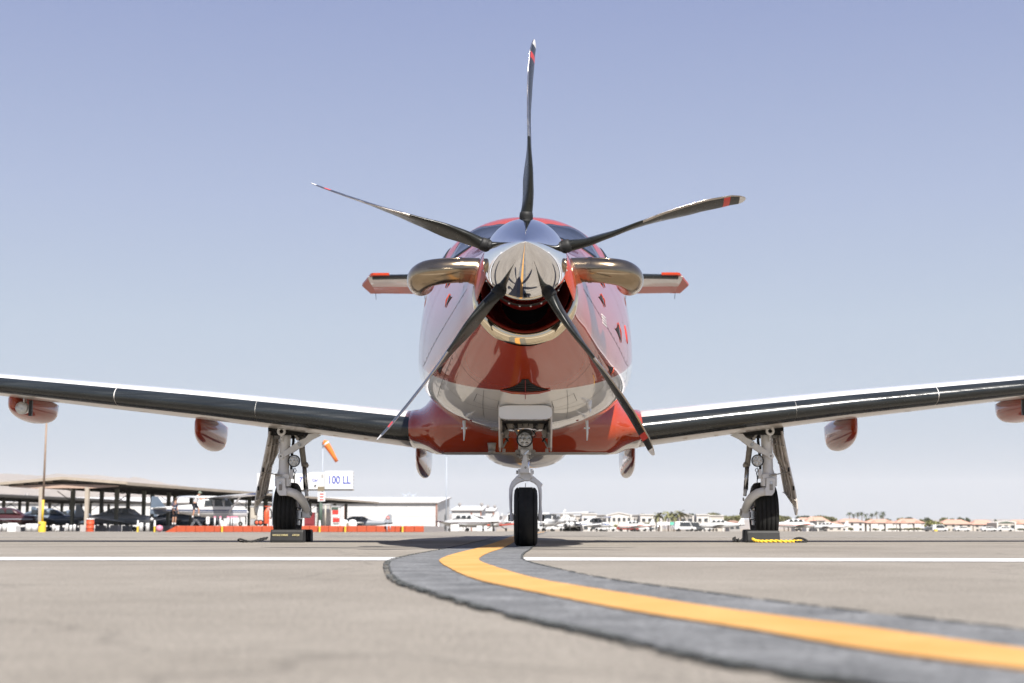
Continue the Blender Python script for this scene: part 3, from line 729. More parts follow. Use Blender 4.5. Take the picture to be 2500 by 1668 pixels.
# ------------------------------------------------------------------ tail
mb = MB(); rg = []
for z, y0, c in ((2.55, 17.6, 4.6), (2.9, 19.0, 3.35), (3.3, 19.8, 2.5), (3.7, 20.3, 2.0), (3.86, 20.45, 1.85)):
    up, lo = naca(.10, 0.0001); pts = up[::-1] + lo[1:]; rg.append([Vector((q[1] * c, y0 + q[0] * c, z)) for q in pts])
mb.loft(rg); part(mb, 'tail_fin', 'red_paint')
for s in (-1, 1):
    def tsec(X, ly, c, cut=None):
        up, lo = naca(.055, .0001); pts = up[::-1] + lo[1:]; return [Vector((s * X, ly + q[0] * c, 3.885 + q[1] * c - q[0] * c * .012 - max(0, q[0] - .58) * c * .075)) for q in pts]
    mb = MB(); mb.loft([tsec(0, 20.85, 1.55), tsec(1.2, 20.98, 1.38), tsec(2.37, 21.1, 1.20)], mfun=lambda i, j: 1 if (j > 33 or j < 9) else 0)
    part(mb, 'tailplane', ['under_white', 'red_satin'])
    mb = MB(); mb.tube([(s * .1, 20.90, 3.885), (s * 2.30, 21.14, 3.885)],   .038, 16, ell=(1, 1.3)); part(mb, 'tail_boot', 'boot_rubber')
    mb = MB(); zt = 3.87
    for (a, b) in ((0, 0),):
        o = [(2.04, 20.98), (2.28, 20.98), (2.32, 21.02), (2.53, 21.75), (2.46, 22.32), (2.30, 22.32), (2.30, 21.78), (2.38, 21.7), (2.36, 21.20), (2.28, 21.06), (2.04, 21.04)]
        top = [(s * x, y, 3.925 - (y - 21) * .045) for x, y in o]; bot = [(s * x, y, 3.890 - (y - 21) * .045) for x, y in o]; n = len(o)
        mb.add(top + bot, [tuple(range(n)), tuple(range(2 * n - 1, n - 1, -1))] + [(i, (i + 1) % n, (i + 1) % n + n, i + n) for i in range(n)])
    part(mb, 'elevator_horn', 'red_satin')
    for X in (.9, 1.25, 1.6, 1.95, 2.3):
        mb = MB(); mb.box((s * X, 22.20, 3.845), (.010, .22, .012)); part(mb, 'elevator_seam', 'gasket')
    for X in (1.6, 2.38):
        mb = MB(); mb.tube([(s * X, 22.3, 3.84), (s * X * 1.002, 22.45, 3.76)], .004, 6); part(mb, 'static_wick', 'gasket')
# ------------------------------------------------------------------ antennas and small things under the belly
for (x, y, z, l) in ((-.46, 10.65, .90, .12), (.46, 10.65, .90, .12)):
    mb = MB(); mb.tube([(x, y, z + .03), (x + .003, y - .01, z - l * .5), (x, y - .02, z - l)], [.012, .008, .004], 10); part(mb, 'drain_mast', 'gear_white')
    mb = MB(); mb.bar((x - .022, y, z - l * .22), (x + .022, y, z - l * .22), .012, .008); part(mb, 'drain_arm', 'gear_white')
mb = MB(); mb.cyl((.445, 9.96, 1.025), (.45, 9.955, .955), .022, .012); mb.tube([(.45, 9.955, .955), (.455, 9.95, .93)], [.014, .003], 10); part(mb, 'temperature_probe', 'gear_white')
mb = MB(); mb.cyl((-.29, 12.28, .86), (-.29, 12.28, .80), .038, .030); mb.cyl((-.29, 12.28, .80), (-.29, 12.28, .77), .028, .034); part(mb, 'fuel_drain', 'gear_grime')
mb = MB(); mb.ball((0, 10.15, .0), .001, 3)
for (x, y) in ((-.405, 10.6), (.385, 10.55)):
    mb = MB(); z = surf(y, math.pi - x / .75).z; mb.ball((x, y, z), .013, 5); part(mb, 'belly_vent', 'intake_red')
# ================================================================== UNDERCARRIAGE
def gpart(mb, name, mats, parent, **k): return mb.build(name, mats, parent, org=k.pop('org'), **k)
def tyre_profile(rad, wid, rim, groove=3):
    """(offset across, radius) half closed profile of an aircraft tyre, ribbed tread"""
    h = wid / 2; P = [(-h * .62, rim), (-h * .86, rim + (rad - rim) * .18), (-h, rad - (rad - rim) * .48), (-h * .95, rad - (rad - rim) * .2), (-h * .80, rad * .965)]
    xs_ = [-.58, -.19, .19, .58] if groove == 4 else [-.45, 0, .45] if groove == 3 else [-.62, .62]
    prev = -.72
    for g_ in xs_:
        g_ *= 1.0
        r_at = lambda q: rad * (1 - .016 * (abs(q) / .72) ** 2.4)
        P += [(h * (g_ - .028), r_at(g_)), (h * (g_ - .024), r_at(g_) - .007), (h * (g_ + .024), r_at(g_) - .007), (h * (g_ + .028), r_at(g_))]
    P += [(h * .80, rad * .965), (h * .95, rad - (rad - rim) * .2), (h, rad - (rad - rim) * .48), (h * .86, rad - .82 * (rad - rim)), (h * .62, rim)]
    return P
# ---- nose gear
GY = 10.2; NGO = (0, GY, 0)
ng = bpy.data.objects.new('nose_gear', None); COL.objects.link(ng); ng.parent = AC; ng.location = (0, GY - 12, 0)
def NP(zx, zy, dy=0.0): return ((zx - 441) * .000689, GY + dy, (1500 - zy) * .000689)
def nb(mb, name, m, bev=0, parent=None): return mb.build(name, m, parent or ng, org=NGO, bev=bev)
r_ = .2115
mb = MB(); mb.lathe([(x, r) for x, r in tyre_profile(r_, .168, .088, 2)], (.002, GY, r_), 'X', 64); tyre_ng = nb(mb, 'tyre', 'tyre')
mb = MB(); mb.lathe([(-.052, .0), (-.050, .03), (-.045, .088), (-.03, .080), (.03, .080), (.045, .088), (.050, .03), (.052, 0)], (.002, GY, r_), 'X', 32); nb(mb, 'wheel_hub', 'hub')
def outline(L): return [((x - 441) * .000689, (1500 - y) * .000689) for x, y in L]
# fork : one arched casting with two arms
fl = [(352, 772), (330, 800), (300, 830), (283, 865), (271, 905), (270, 990), (274, 1080), (279, 1150), (277, 1240), (318, 1240), (322, 1175), (305, 1150), (304, 1080), (306, 985), (309, 930), (322, 890), (350, 860), (390, 838), (435, 828)]
fr_ = [(482, 828), (525, 845), (555, 870), (571, 905), (578, 950), (580, 1010), (580, 1100), (570, 1175), (572, 1240), (612, 1240), (615, 1160), (608, 1080), (610, 1000), (611, 925), (605, 890), (622, 862), (585, 828), (550, 800), (520, 772)]
mid = [(500, 762), (495, 735), (480, 745), (470, 760), (400, 760), (390, 745), (380, 735), (370, 762)]
mb = MB(); mb.prism(outline(fl), GY - .055, GY + .03); mb.prism(outline(fr_), GY - .055, GY + .03); mb.prism(outline([(352, 772), (435, 828), (482, 828), (520, 772), (500, 762), (485, 742), (390, 742), (372, 762)]), GY - .0553, GY + .0303)
nb(mb, 'fork', 'gear_white', .007)
for (x0, x1) in ((262, 280), (612, 632)):
    mb = MB(); mb.cyl(NP(x0, 1206), NP(x1, 1206), .0235, n=6); nb(mb, 'axle_nut', 'rubber_black', .002)
mb = MB(); mb.cyl(NP(266, 1206), NP(628, 1206), .012); nb(mb, 'axle', 'steel')
for x0 in (364, 492):
    mb = MB(); mb.prism(outline([(x0, 710), (x0 + 5, 704), (x0 + 19, 704), (x0 + 24, 710), (x0 + 24, 795), (x0, 795)]), GY - .085, GY - .03); nb(mb, 'fork_lug', 'gear_white', .004)
for (x0, x1) in ((346, 364), (516, 522)):
    mb = MB(); mb.cyl(NP(x0, 738, -.06), NP(x1 + 4, 738, -.06), .0125, n=8); nb(mb, 'link_bolt', 'gear_grime')
mb = MB(); mb.prism(outline([(424, 560), (452, 560), (478, 722), (478, 742), (386, 742), (386, 722)]), GY - .100, GY - .072)
mb.cyl(NP(386, 735, -.086), NP(478, 735, -.086), .013); nb(mb, 'torque_link', 'gear_white', .003)
mb = MB(); mb.cyl(NP(441, 693, -.101), NP(441, 693, -.098), .008, n=16); nb(mb, 'link_bolt', 'gear_grime')
mb = MB(); mb.cyl(NP(443, 770), NP(443, 590), .0275, n=32); nb(mb, 'strut_piston', 'strut_chrome')
mb = MB(); mb.tube([NP(441, 605), NP(441, 590), NP(441, 588), NP(441, 525), NP(441, 523), NP(441, 470), NP(441, 380), NP(441, 300)], [.034, .034, .040, .040, .052, .052, .048, .045], 28); nb(mb, 'strut_cylinder', 'gear_white')
mb = MB(); mb.prism(outline([(385, 500), (480, 500), (476, 545), (450, 560), (420, 566), (395, 548)]), GY - .075, GY - .045); nb(mb, 'steering_collar', 'gear_white', .004)
mb = MB(); mb.prism(outline([(425, 548), (475, 505), (478, 520), (440, 566)]), GY - .083, GY - .076); nb(mb, 'collar_plate', 'steel', .001)
for sx_ in (-1, 1):
    mb = MB(); c = 441 + sx_ * 84; mb.box(NP(c, 530, -.03), (.030, .05, .024)); mb.cyl(NP(c - 12, 560, -.04), NP(c - sx_ * 22, 575, -.04), .012); mb.cyl(NP(c, 546, -.05), NP(c, 505, -.05), .008); nb(mb, 'steering_fitting', 'gear_grime', .002)
    mb = MB(); mb.cyl(NP(441 + sx_ * 45, 560, -.05), NP(441 + sx_ * 52, 600, -.05), .010); nb(mb, 'collar_pin', 'gear_grime')
    mb = MB(); mb.bar(NP(441 + sx_ * 160, 190, .0), NP(441 + sx_ * 72, 355, -.02), .020, .03); nb(mb, 'drag_brace', 'gear_white', .004)
mb = MB(); mb.cyl(NP(441, 849), NP(441, 888), .0022); nb(mb, 'steering_chain', 'gear_grime')
mb = MB(); mb.tube([NP(305, 300, -.09), NP(330, 296, -.10), NP(441, 287, -.105), NP(550, 296, -.10), NP(576, 301, -.09)], [.004, .006, .008, .006, .004], 10, ell=(1.6, 1)); nb(mb, 'steering_bar', 'strut_chrome')
mb = MB(); mb.tube([NP(505, 300, -.06), NP(535, 330, -.07), NP(551, 362, -.07), NP(535, 378, -.07), NP(515, 376, -.07)], .0035, 8); nb(mb, 'lamp_cable', 'rubber_black')
# landing lamp
def lamp(cx, cy, cz, r, parent, org):
    mb = MB(); mb.lathe([(.03, .0), (.03, r * .9), (.004, r), (-.012, r), (-.014, r * .93), (-.010, r * .84), (.0, r * .84)], (cx, cy, cz), 'Y', 40); mb.build('lamp_housing', 'lamp_rim', parent, org=org)
    mb = MB(); mb.lathe([(-.008, .0), (-.0075, r * .30), (-.004, r * .84)], (cx, cy, cz), 'Y', 40)
    for k in range(6):
        t = k * math.pi / 3; mb.lathe([(-.0125, .0), (-.0105, r * .15), (-.006, r * .21)], (cx + math.cos(t) * r * .52, cy, cz + math.sin(t) * r * .52), 'Y', 16)
    mb.lathe([(-.0145, .0), (-.0125, r * .16), (-.008, r * .22)], (cx, cy, cz), 'Y', 16)
    mb.build('lamp_lens', 'lamp_lens', parent, org=org)
p = NP(433, 405, -.12); lamp(p[0], p[1], p[2], .0585, ng, NGO)
mb = MB(); mb.cyl((p[0], p[1] + .02, p[2]), (p[0], p[1] + .10, p[2] + .0), .03); nb(mb, 'lamp_mount', 'gear_grime')
# front door (white rounded fairing) and two side doors, with the wheel well behind
mb = MB(); w_ = .182; z1, z0 = .955, .858; Yd = 9.60
rg = []
for i, (yy, f) in enumerate(((Yd - .012, .985), (Yd - .016, .99), (Yd, 1.0), (Yd + .10, 1.0), (Yd + .14, .96))):
    row = []
    for k in range(32):
        t = 2 * math.pi * (k + .5) / 32; c, s_ = math.cos(t), math.sin(t); n_ = 6
        row.append(Vector((w_ * f * math.copysign(abs(c) ** (2 / n_), c), yy, (z0 + z1) / 2 + .010 * (1 - (c) ** 2) * 0 + (z1 - z0) / 2 * f * math.copysign(abs(s_) ** (2 / 4), s_))))
    rg.append(row)
mb.loft(rg); part(mb, 'nose_gear_front_door', 'white_paint', bev=.004)
for s in (-1, 1):
    x = s * .172
    mb = MB(); o = [(9.68, .96), (9.70, .80), (9.84, .685), (10.02, .665), (10.30, .72), (10.38, .92)]
    n = len(o); vs = [(x, y, z) for y, z in o] + [(x + s * .012 + s * (.9 - z) * .0, y, z) for y, z in o]
    mb.add(vs, [tuple(range(n)), tuple(range(2 * n - 1, n - 1, -1))] + [(i, (i + 1) % n, (i + 1) % n + n, i + n) for i in range(n)])
    d_ = part(mb, 'nose_gear_side_door', 'under_white', bev=.002)
    mb = MB(); mb.bar((x - s * .006, 9.76, .88), (x - s * .006, 9.9, .69), .012, .012); mb.bar((x - s * .006, 10.2, .86), (x - s * .006, 10.2, .72), .012, .012)
    mb.bar((x - s * .004, 9.8, .78), (x - s * .004, 10.3, .78), .010, .03); part(mb, 'door_stiffener', 'gear_grime', d_)
    mb = MB(); mb.cyl((x - s * .012, 10.12, .70), (x - s * .05, 10.2, .78), .008); mb.box((x - s * .02, 10.1, .80), (.03, .03, .06)); mb.box((x - s * .018, 10.2, .68), (.022, .03, .03)); part(mb, 'door_hinge', 'gear_grime', d_)
# wheel well contents under the belly
mb = MB(); mb.box((0, 10.2, .913), (.33, .9, .10)); part(mb, 'well_shade_block', 'black_hole')  # solid black block stands in for the shade inside the open well
for (x, z, sx2, sz) in ((-.11, .855, .05, .05), (.11, .855, .05, .05), (-.135, .80, .03, .07), (.135, .80, .03, .07), (0, .86, .11, .055)):
    mb = MB(); mb.box((x, 10.08, z), (sx2, .06, sz)); mb.cyl((x, 10.04, z), (x, 10.05, z), sz * .3); part(mb, 'well_fitting', 'gear_grime', bev=.005)
mb = MB(); mb.box((.0, 10.047, .862), (.05, .004, .034)); part(mb, 'data_plate', 'lamp_rim')
for i in range(3):
    mb = MB(); mb.box((.0, 10.044, .872 - i * .010), (.038, .002, .003)); part(mb, 'plate_line', 'mark_white')
for s in (-1, 1):
    mb = MB(); mb.tube([(s * .15, 10.06, .88), (s * .13, 10.05, .83), (s * .145, 10.06, .77), (s * .12, 10.08, .74)], .006, 8); part(mb, 'hydraulic_hose', 'rubber_black')

# ---- main gear (built for the left of the picture, mirrored for the right)
MY = 13.68
def main_gear(sd):
    """sd=-1 left of the picture, +1 right ; local x grows inboard"""
    org = (0, MY, 0)
    g = bpy.data.objects.new('main_gear', None); COL.objects.link(g); g.parent = AC; g.location = (0, MY - 12, 0)
    CX = 2.272
    def X(zx): return sd * (CX - (zx - 612) * .0008)
    def Z(zy): return (1486 - zy) * .0008
    def Q(zx, zy, y=0): return (X(zx), 13.40 + y, Z(zy))
    def o_(L): return [(X(x), Z(y)) for x, y in L]
    def b(mb, name, m, bev=0, parent=None): return mb.build(name, m, parent or g, org=org, bev=bev)
    R0 = .283
    mb = MB(); mb.lathe(tyre_profile(R0, .216, .13, 4), (X(612), MY, R0), 'X', 72); b(mb, 'tyre', 'tyre')
    mb = MB(); mb.lathe([(-.07, .0), (-.068, .05), (-.062, .128), (-.04, .118), (.04, .118), (.062, .128), (.066, .10), (.05, .05), (.072, .045), (.074, 0)], (X(612), MY, R0), 'X', 36); hub = b(mb, 'wheel_hub', 'hub')
    inb = -sd
    for k in range(8):
        t = k * math.pi / 4; mb = MB(); c = (X(612) + inb * .072, MY + math.cos(t) * .078, R0 + math.sin(t) * .078)
        mb.cyl(c, (c[0] + inb * .018, c[1], c[2]), .013, n=6); b(mb, 'hub_bolt', 'steel', parent=hub)
    mb = MB(); mb.lathe([(0, .112), (.012, .115), (.03, .108), (.04, .07), (.042, 0)], (X(612) + (inb * .060 if inb > 0 else inb * .060 - .042), MY, R0), 'X', 36); b(mb, 'brake_disc', 'gear_grime')
    mb = MB(); mb.box((X(612) + inb * .118, MY - .09, R0 - .02), (.05, .05, .10)); mb.box((X(612) + inb * .112, MY - .10, R0 - .10), (.04, .04, .05)); mb.cyl((X(612) + inb * .13, MY - .11, R0 + .03), (X(612) + inb * .10, MY - .14, R0 + .03), .018); b(mb, 'brake_caliper', 'steel', .004)
    # leg
    mb = MB(); mb.tube([Q(622, 150), Q(620, 330), Q(613, 560), Q(612, 640), Q(607, 690), Q(607, 712)], [.050, .050, .049, .050, .058, .060], 30); b(mb, 'leg', 'gear_white')
    mb = MB(); mb.tube([Q(590 + 38 * math.cos(t), 196 + 38 * math.sin(t), -.075) for t in [2 * math.pi * k / 24 for k in range(24)]], .0125, 10, closed=True); b(mb, 'jacking_ring', 'gear_white')
    mb = MB(); mb.prism(o_([(575, 235), (605, 235), (606, 320), (580, 322)]), 13.325, 13.36); mb.prism(o_([(640, 215), (690, 215), (686, 365), (655, 345), (608, 318), (608, 260)]), 13.38, 13.39); b(mb, 'leg_bracket', 'gear_white', .003)
    for zy in (268, 308):
        mb = MB(); mb.cyl(Q(590, zy, -.080), Q(590, zy, -.073), .005, n=10); b(mb, 'bracket_bolt', 'gear_grime')
    # fork at the foot of the leg
    mb = MB(); mb.prism(o_([(520, 700), (560, 690), (660, 690), (690, 700), (690, 745), (520, 745)]), 13.335, 13.465)
    mb.prism(o_([(518, 744), (548, 744), (542, 838), (522, 838)]), 13.336, 13.464); mb.prism(o_([(650, 744), (688, 744), (686, 838), (655, 838)]), 13.336, 13.464); b(mb, 'leg_fork', 'gear_white', .006)
    # trailing arm
    mb = MB(); mb.prism(o_([(548, 750), (560, 742), (640, 742), (648, 750), (652, 850), (670, 870), (665, 945), (585, 945), (556, 905), (546, 850)]), 13.315, 13.40); arm0 = b(mb, 'trailing_arm_head', 'gear_white', .008)
    pts = [Q(625, 895, -.02), Q(680, 898, -.03), Q(740, 915, -.02), Q(795, 955, .02), Q(828, 1010, .08), Q(848, 1080, .15), Q(860, 1150, .24), Q(862, 1150, .28)]
    mb = MB(); mb.tube(pts, [.040, .040, .040, .041, .040, .038, .036, .034], 22); b(mb, 'trailing_arm', 'gear_white')
    mb = MB(); mb.box(Q(845, 1165, .22), (.075, .10, .06)); mb.cyl(Q(872, 1160, .28), Q(740, 1160, .28), .026); b(mb, 'axle', 'gear_white', .008)
    mb = MB(); mb.cyl(Q(878, 985, .1), Q(893, 985, .1), .016, n=10); mb.cyl(Q(890, 1130, .2), Q(905, 1130, .2), .030, n=16); b(mb, 'arm_bolt', 'gear_grime')
    mb = MB(); mb.cyl(Q(595, 797, -.092), Q(595, 797, -.084), .010, n=16); mb.cyl(Q(595, 797, -.096), Q(595, 797, -.09), .004, n=10); b(mb, 'pivot_bolt', 'steel')
    mb = MB(); mb.box(Q(595, 850, -.0865), (.030, .003, .055)); b(mb, 'placard', 'gear_grime')
    # side strut
    mb = MB(); mb.cyl(Q(588, 487, -.075), Q(588, 487, -.04), .029, n=28); mb.bar(Q(610, 470, -.055), Q(705, 415, -.052), .050, .03); mb.bar(Q(690, 425, -.052), Q(800, 350, -.045), .060, .032)
    b(mb, 'side_strut_lower', 'gear_white', .004)
    mb = MB(); mb.prism(o_([(775, 372), (800, 300), (870, 268), (905, 225), (985, 222), (1055, 240), (950, 290), (880, 345), (830, 385), (790, 392)]), 13.34, 13.375); b(mb, 'side_strut_upper', 'gear_white', .004)
    mb = MB(); mb.cyl(Q(803, 352, -.075), Q(803, 352, -.02), .015, n=18); b(mb, 'strut_bolt', 'hub')
    mb = MB(); mb.cyl(Q(588, 487, -.079), Q(588, 487, -.074), .007, n=14); b(mb, 'pivot_bolt', 'lamp_rim')
    mb = MB(); mb.tube([Q(722, 210, -.03), Q(765, 262, -.04), Q(785, 300, -.04)], .011, 8); mb.box(Q(775, 280, -.045), (.03, .02, .025)); mb.box(Q(785, 325, -.045), (.02, .02, .02)); b(mb, 'lock_link', 'gear_grime', .003)
    mb = MB(); mb.bar(Q(560, 440, -.02), Q(560, 440, -.02 + .001), .001, .001)
    # hydraulic actuator and shock absorber inboard
    mb = MB(); mb.tube([Q(780, 130, .12), Q(795, 400, .14), Q(820, 590, .16)], [.027, .028, .027], 18); b(mb, 'actuator_body', 'gear_grime')
    mb = MB(); mb.tube([Q(822, 560, .16), Q(836, 590, .16), Q(832, 600, .16)], [.031, .033, .026], 18); b(mb, 'actuator_gland', 'gear_grime')
    mb = MB(); mb.tube([Q(824, 595, .16), Q(846, 880, .18)], .0185, 18); b(mb, 'actuator_piston', 'steel')
    mb = MB(); mb.tube([Q(812, 600, .175), Q(830, 870, .195)], .016, 12); b(mb, 'shock_cover', 'lamp_rim')
    mb = MB(); mb.cyl(Q(846, 875, .17), Q(856, 945, .17), .017, n=12); mb.cyl(Q(846, 868, .165), Q(847, 880, .165), .021, n=14); b(mb, 'piston_end', 'gear_white')
    mb = MB(); mb.tube([Q(708, 190, .02), Q(712, 300, .03), Q(700, 430, .03), Q(690, 560, .03), Q(700, 640, .0)], .013, 10); b(mb, 'brake_hose', 'rubber_black')
    mb = MB(); mb.box(Q(708, 693, -.02), (.034, .03, .090)); b(mb, 'junction_box', 'gear_white', .004)
    mb = MB(); mb.tube([Q(740, 620, -.04), Q(735, 660, -.04), Q(752, 690, -.03), Q(733, 730, -.03), Q(745, 780, -.02), Q(735, 820, -.02), Q(790, 880, 0)], .0045, 8); mb.tube([Q(750, 625, -.03), Q(765, 650, -.03), Q(745, 680, -.02), Q(742, 760, -.02)], .0035, 8); b(mb, 'lamp_cable', 'rubber_black')
    pl = Q(748, 543, -.09); lamp(pl[0], pl[1], pl[2], .058, g, org)
    mb = MB(); mb.cyl((pl[0], pl[1] + .02, pl[2]), (X(640), 13.40, Z(545)), .016); b(mb, 'lamp_arm', 'gear_grime')
    # leg door: a long tapering panel seen nearly edge on, ribbed inside, outboard of the leg
    out = [(438, 190), (372, 560), (305, 890), (283, 1095), (296, 1172), (330, 1080), (400, 960), (430, 905), (440, 850), (468, 640), (480, 560), (520, 480), (556, 430), (560, 200)]
    outer = [(438, 190, 0), (405, 375, 0), (372, 560, 0), (338, 730, 0), (303, 900, 0), (290, 1000, 0), (283, 1100, .02), (294, 1172, .06)]
    inner = [(560, 195, .42), (560, 320, .44), (548, 440, .45), (482, 560, .46), (464, 700, .46), (430, 905, .45), (345, 1010, .30), (306, 1174, .10)]
    vs = []
    for L_, dz in ((outer, 0), (inner, 0)):
        for (x, y, d) in L_:
            f_ = (13.3 + d) / 13.4; vs.append(Vector((X(x) * f_, 13.3 + d, .13 + (Z(y) - .13) * f_)))
    n = len(outer); th = Vector((sd * .012, .004, 0)); mb = MB()
    mb.add(vs + [v + th for v in vs], [(i, i + 1, n + i + 1, n + i) for i in range(n - 1)] + [(2 * n + n + i, 2 * n + n + i + 1, 2 * n + i + 1, 2 * n + i) for i in range(n - 1)]
           + [(2 * n + i, 2 * n + i + 1, i + 1, i) for i in range(n - 1)] + [(n + i, n + i + 1, 3 * n + i + 1, 3 * n + i) for i in range(n - 1)] + [(0, n, 3 * n, 2 * n), (n - 1, 2 * n - 1, 4 * n - 1, 3 * n - 1)])
    dr = b(mb, 'leg_door', 'door_inner')
    for f in (.22, .48, .74):
        A = [vs[i].lerp(vs[n + i], f) - th * .8 for i in range(n - 1)]; mb = MB(); mb.tube(A, [.007, .010, .010, .009, .008, .007, .004], 8); b(mb, 'door_rib', 'door_inner', parent=dr)
    for i in (1, 3, 5):
        mb = MB(); mb.tube([vs[i] - th * .6, vs[i].lerp(vs[n + i], .5) - th * .9, vs[n + i] - th * .6], .006, 8); b(mb, 'door_rib', 'door_inner', parent=dr)
    for (x, y) in ((378, 645), (328, 862)):
        mb = MB(); mb.box(Q(x + 8, y, -.08), (.010, .05, .04)); b(mb, 'door_latch', 'black_hole', parent=dr)
    mb = MB(); mb.box(Q(515, 235, .06), (.05, .08, .06)); b(mb, 'door_hinge', 'gear_grime', parent=dr)
    mb = MB(); mb.cyl(Q(400, 676, -.06), Q(530, 700, -.085), .005, n=8); mb.cyl(Q(530, 700, -.085), Q(600, 712, -.075), .010, n=10); b(mb, 'door_rod', 'gear_grime')
    mb = MB(); mb.cyl(Q(590, 712, -.085), Q(590, 712, -.06), .014, n=14); b(mb, 'rod_end', 'hub')
    # gear bay in the wing
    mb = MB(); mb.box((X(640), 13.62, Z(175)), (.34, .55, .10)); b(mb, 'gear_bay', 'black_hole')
    mb = MB(); mb.box(Q(650, 205, .06), (.17, .10, .05)); mb.box(Q(500, 215, .05), (.10, .08, .035)); b(mb, 'trunnion', 'gear_grime', .008)
    return g
main_gear(-1); main_gear(1)

# ================================================================== CHOCKS AND ROPES
def chock(x, y, wid, dep, hgt, label, rz=0):
    t = empty('wheel_chock', (x, y, .001), label, 'chock', rz)
    n = 10; rg = []
    for fx, k in ((-1, .94), (-.97, .985), (-.9, 1), (.9, 1), (.97, .985), (1, .94)):
        row = []
        for (py, pz) in ((-.5, 0), (-.5, .18), (-.42, .80), (-.36, .97), (-.26, 1.0), (.26, 1.0), (.36, .97), (.42, .80), (.5, .18), (.5, 0)):
            row.append(Vector((fx * wid / 2, py * dep * k, pz * hgt * (k if pz > .5 else 1) + 0)))
        rg.append(row)
    mb = MB(); mb.loft(rg, smooth=False); o = mb.build('chock_block', 'rubber_black', t, bev=.004)
    return t
c1 = chock(-2.203, 13.30, .305, .17, .118, 'black rubber wheel chock with gold lettering in front of the left main wheel')
# small gold print on it
def on(o, par, loc, rot=None):
    o.parent = par; o.location = loc
    if rot: o.rotation_euler = rot
t_ = text_mesh('CHOCKS & TOWBARS', .030, 'gold_print', 'lettering', c1, thick=.0005); t_.location = (-.06, -.0845, .066); t_.rotation_euler = (R(82), 0, 0); t_.scale = (.48, .8, 1)
t_ = text_mesh('AVIATION', .030, 'gold_print', 'lettering', c1, thick=.0005); t_.location = (.085, -.0845, .066); t_.rotation_euler = (R(82), 0, 0); t_.scale = (.48, .8, 1)
chock(-2.25, 14.06, .31, .17, .118, 'black rubber wheel chock behind the left main wheel')
chock(2.186, 13.28, .30, .17, .110, 'plain black wheel chock in front of the right main wheel, yellow rope beside it')
chock(2.285, 14.06, .31, .17, .118, 'black rubber wheel chock behind the right main wheel')
def rope(name, pts, r, m, label, braid=True):
    P = []; 
    for i in range(len(pts) - 1):
        p0, p1, p2, p3 = [Vector(pts[min(max(k, 0), len(pts) - 1)]) for k in (i - 1, i, i + 1, i + 2)]
        for k in range(8):
            t = k / 8; P.append(.5 * (2 * p1 + (p2 - p0) * t + (2 * p0 - 5 * p1 + 4 * p2 - p3) * t * t + (3 * p1 - p0 - 3 * p2 + p3) * t ** 3))
    P.append(Vector(pts[-1])); mb = MB()
    if braid:
        for ph in (0, math.pi):
            mb.tube([p + Vector((0, math.cos(i * .9 + ph), math.sin(i * .9 + ph))) * r * .6 for i, p in enumerate(P)], r * .7, 8)
    else: mb.tube(P, r, 8)
    o = mb.build(name, m, org=(pts[0][0], pts[0][1], 0)); return tag(o, label, 'rope')
rope('rope', [(2.07, 13.12, .034), (2.10, 13.12, .018), (2.16, 13.10, .012), (2.26, 13.12, .014), (2.36, 13.10, .011), (2.45, 13.13, .012), (2.52, 13.14, .013)], .012, 'rope_yellow', 'yellow braided rope lying in front of the right chock')
rope('rope', [(2.44, 13.16, .012), (2.46, 13.15, .032), (2.50, 13.15, .042), (2.54, 13.14, .033), (2.57, 13.13, .014), (2.53, 13.10, .009), (2.45, 13.08, .009)], .009, 'rope_black', 'black rope loop at the end of the yellow rope')
rope('rope', [(1.99, 13.2, .03), (1.95, 13.18, .012), (1.90, 13.17, .03), (1.92, 13.16, .045), (1.90, 13.16, .018), (1.95, 13.15, .030)], .009, 'rope_black', 'knotted black rope end left of the right main wheel chock')
rope('rope', [(-2.39, 13.3, .045), (-2.45, 13.28, .035), (-2.50, 13.25, .018), (-2.55, 13.22, .009), (-2.62, 13.2, .009), (-2.65, 13.2, .024), (-2.62, 13.18, .032), (-2.58, 13.18, .020), (-2.52, 13.18, .009), (-2.45, 13.2, .02), (-2.39, 13.24, .035)], .007, 'rope_black', 'black rope trailing from the left main wheel chock')
# ================================================================== THE AIRFIELD BEHIND
_mk = mk
def mk(k, col, *a, **kw): _mk(k, tuple(v * (.80 if max(col) > .2 else 1) for v in col), *a, **kw)
mk('roof_tan', (.42, .36, .29), .8, vary=.12, scale=1.5)
mk('fascia_tan', (.50, .36, .28), .7, vary=.1, scale=2)
mk('steel_dark', (.055, .05, .045), .8, vary=.25, scale=2)
mk('column_tan', (.46, .40, .33), .7, vary=.1, scale=2)
mk('column_green', (.13, .13, .105), .7, vary=.15, scale=2)
mk('concrete', (.48, .44, .42), .85, vary=.12, scale=2.5)
mk('hangar_white', (.66, .655, .645), .5, vary=.05, scale=.4)
mk('hangar_roof', (.80, .79, .78), .45, vary=.05, scale=.3)
mk('hangar_trim', (.30, .28, .27), .6, vary=.1)
mk('rust_brown', (.28, .12, .08), .7, vary=.15)
mk('kerb_orange', (.50, .085, .028), .6, vary=.12, scale=1.2)
mk('safety_yellow', (.80, .55, .05), .55, vary=.08)
mk('drum_orange', (.70, .10, .035), .5, vary=.1)
mk('wood_pole', (.34, .25, .19), .8, vary=.15, scale=3)
mk('sign_white', (.78, .78, .77), .5, vary=.03)
mk('sign_blue', (.06, .09, .40), .5, vary=.05)
mk('sign_red', (.60, .05, .04), .5, vary=.05)
mk('pole_blue', (.42, .47, .54), .5, vary=.05)
mk('post_green', (.05, .08, .06), .6, vary=.1)
mk('box_brown', (.17, .14, .09), .7, vary=.1)
mk('pump_tan', (.47, .43, .36), .6, vary=.08)
mk('pump_grey', (.36, .36, .36), .6, vary=.08)
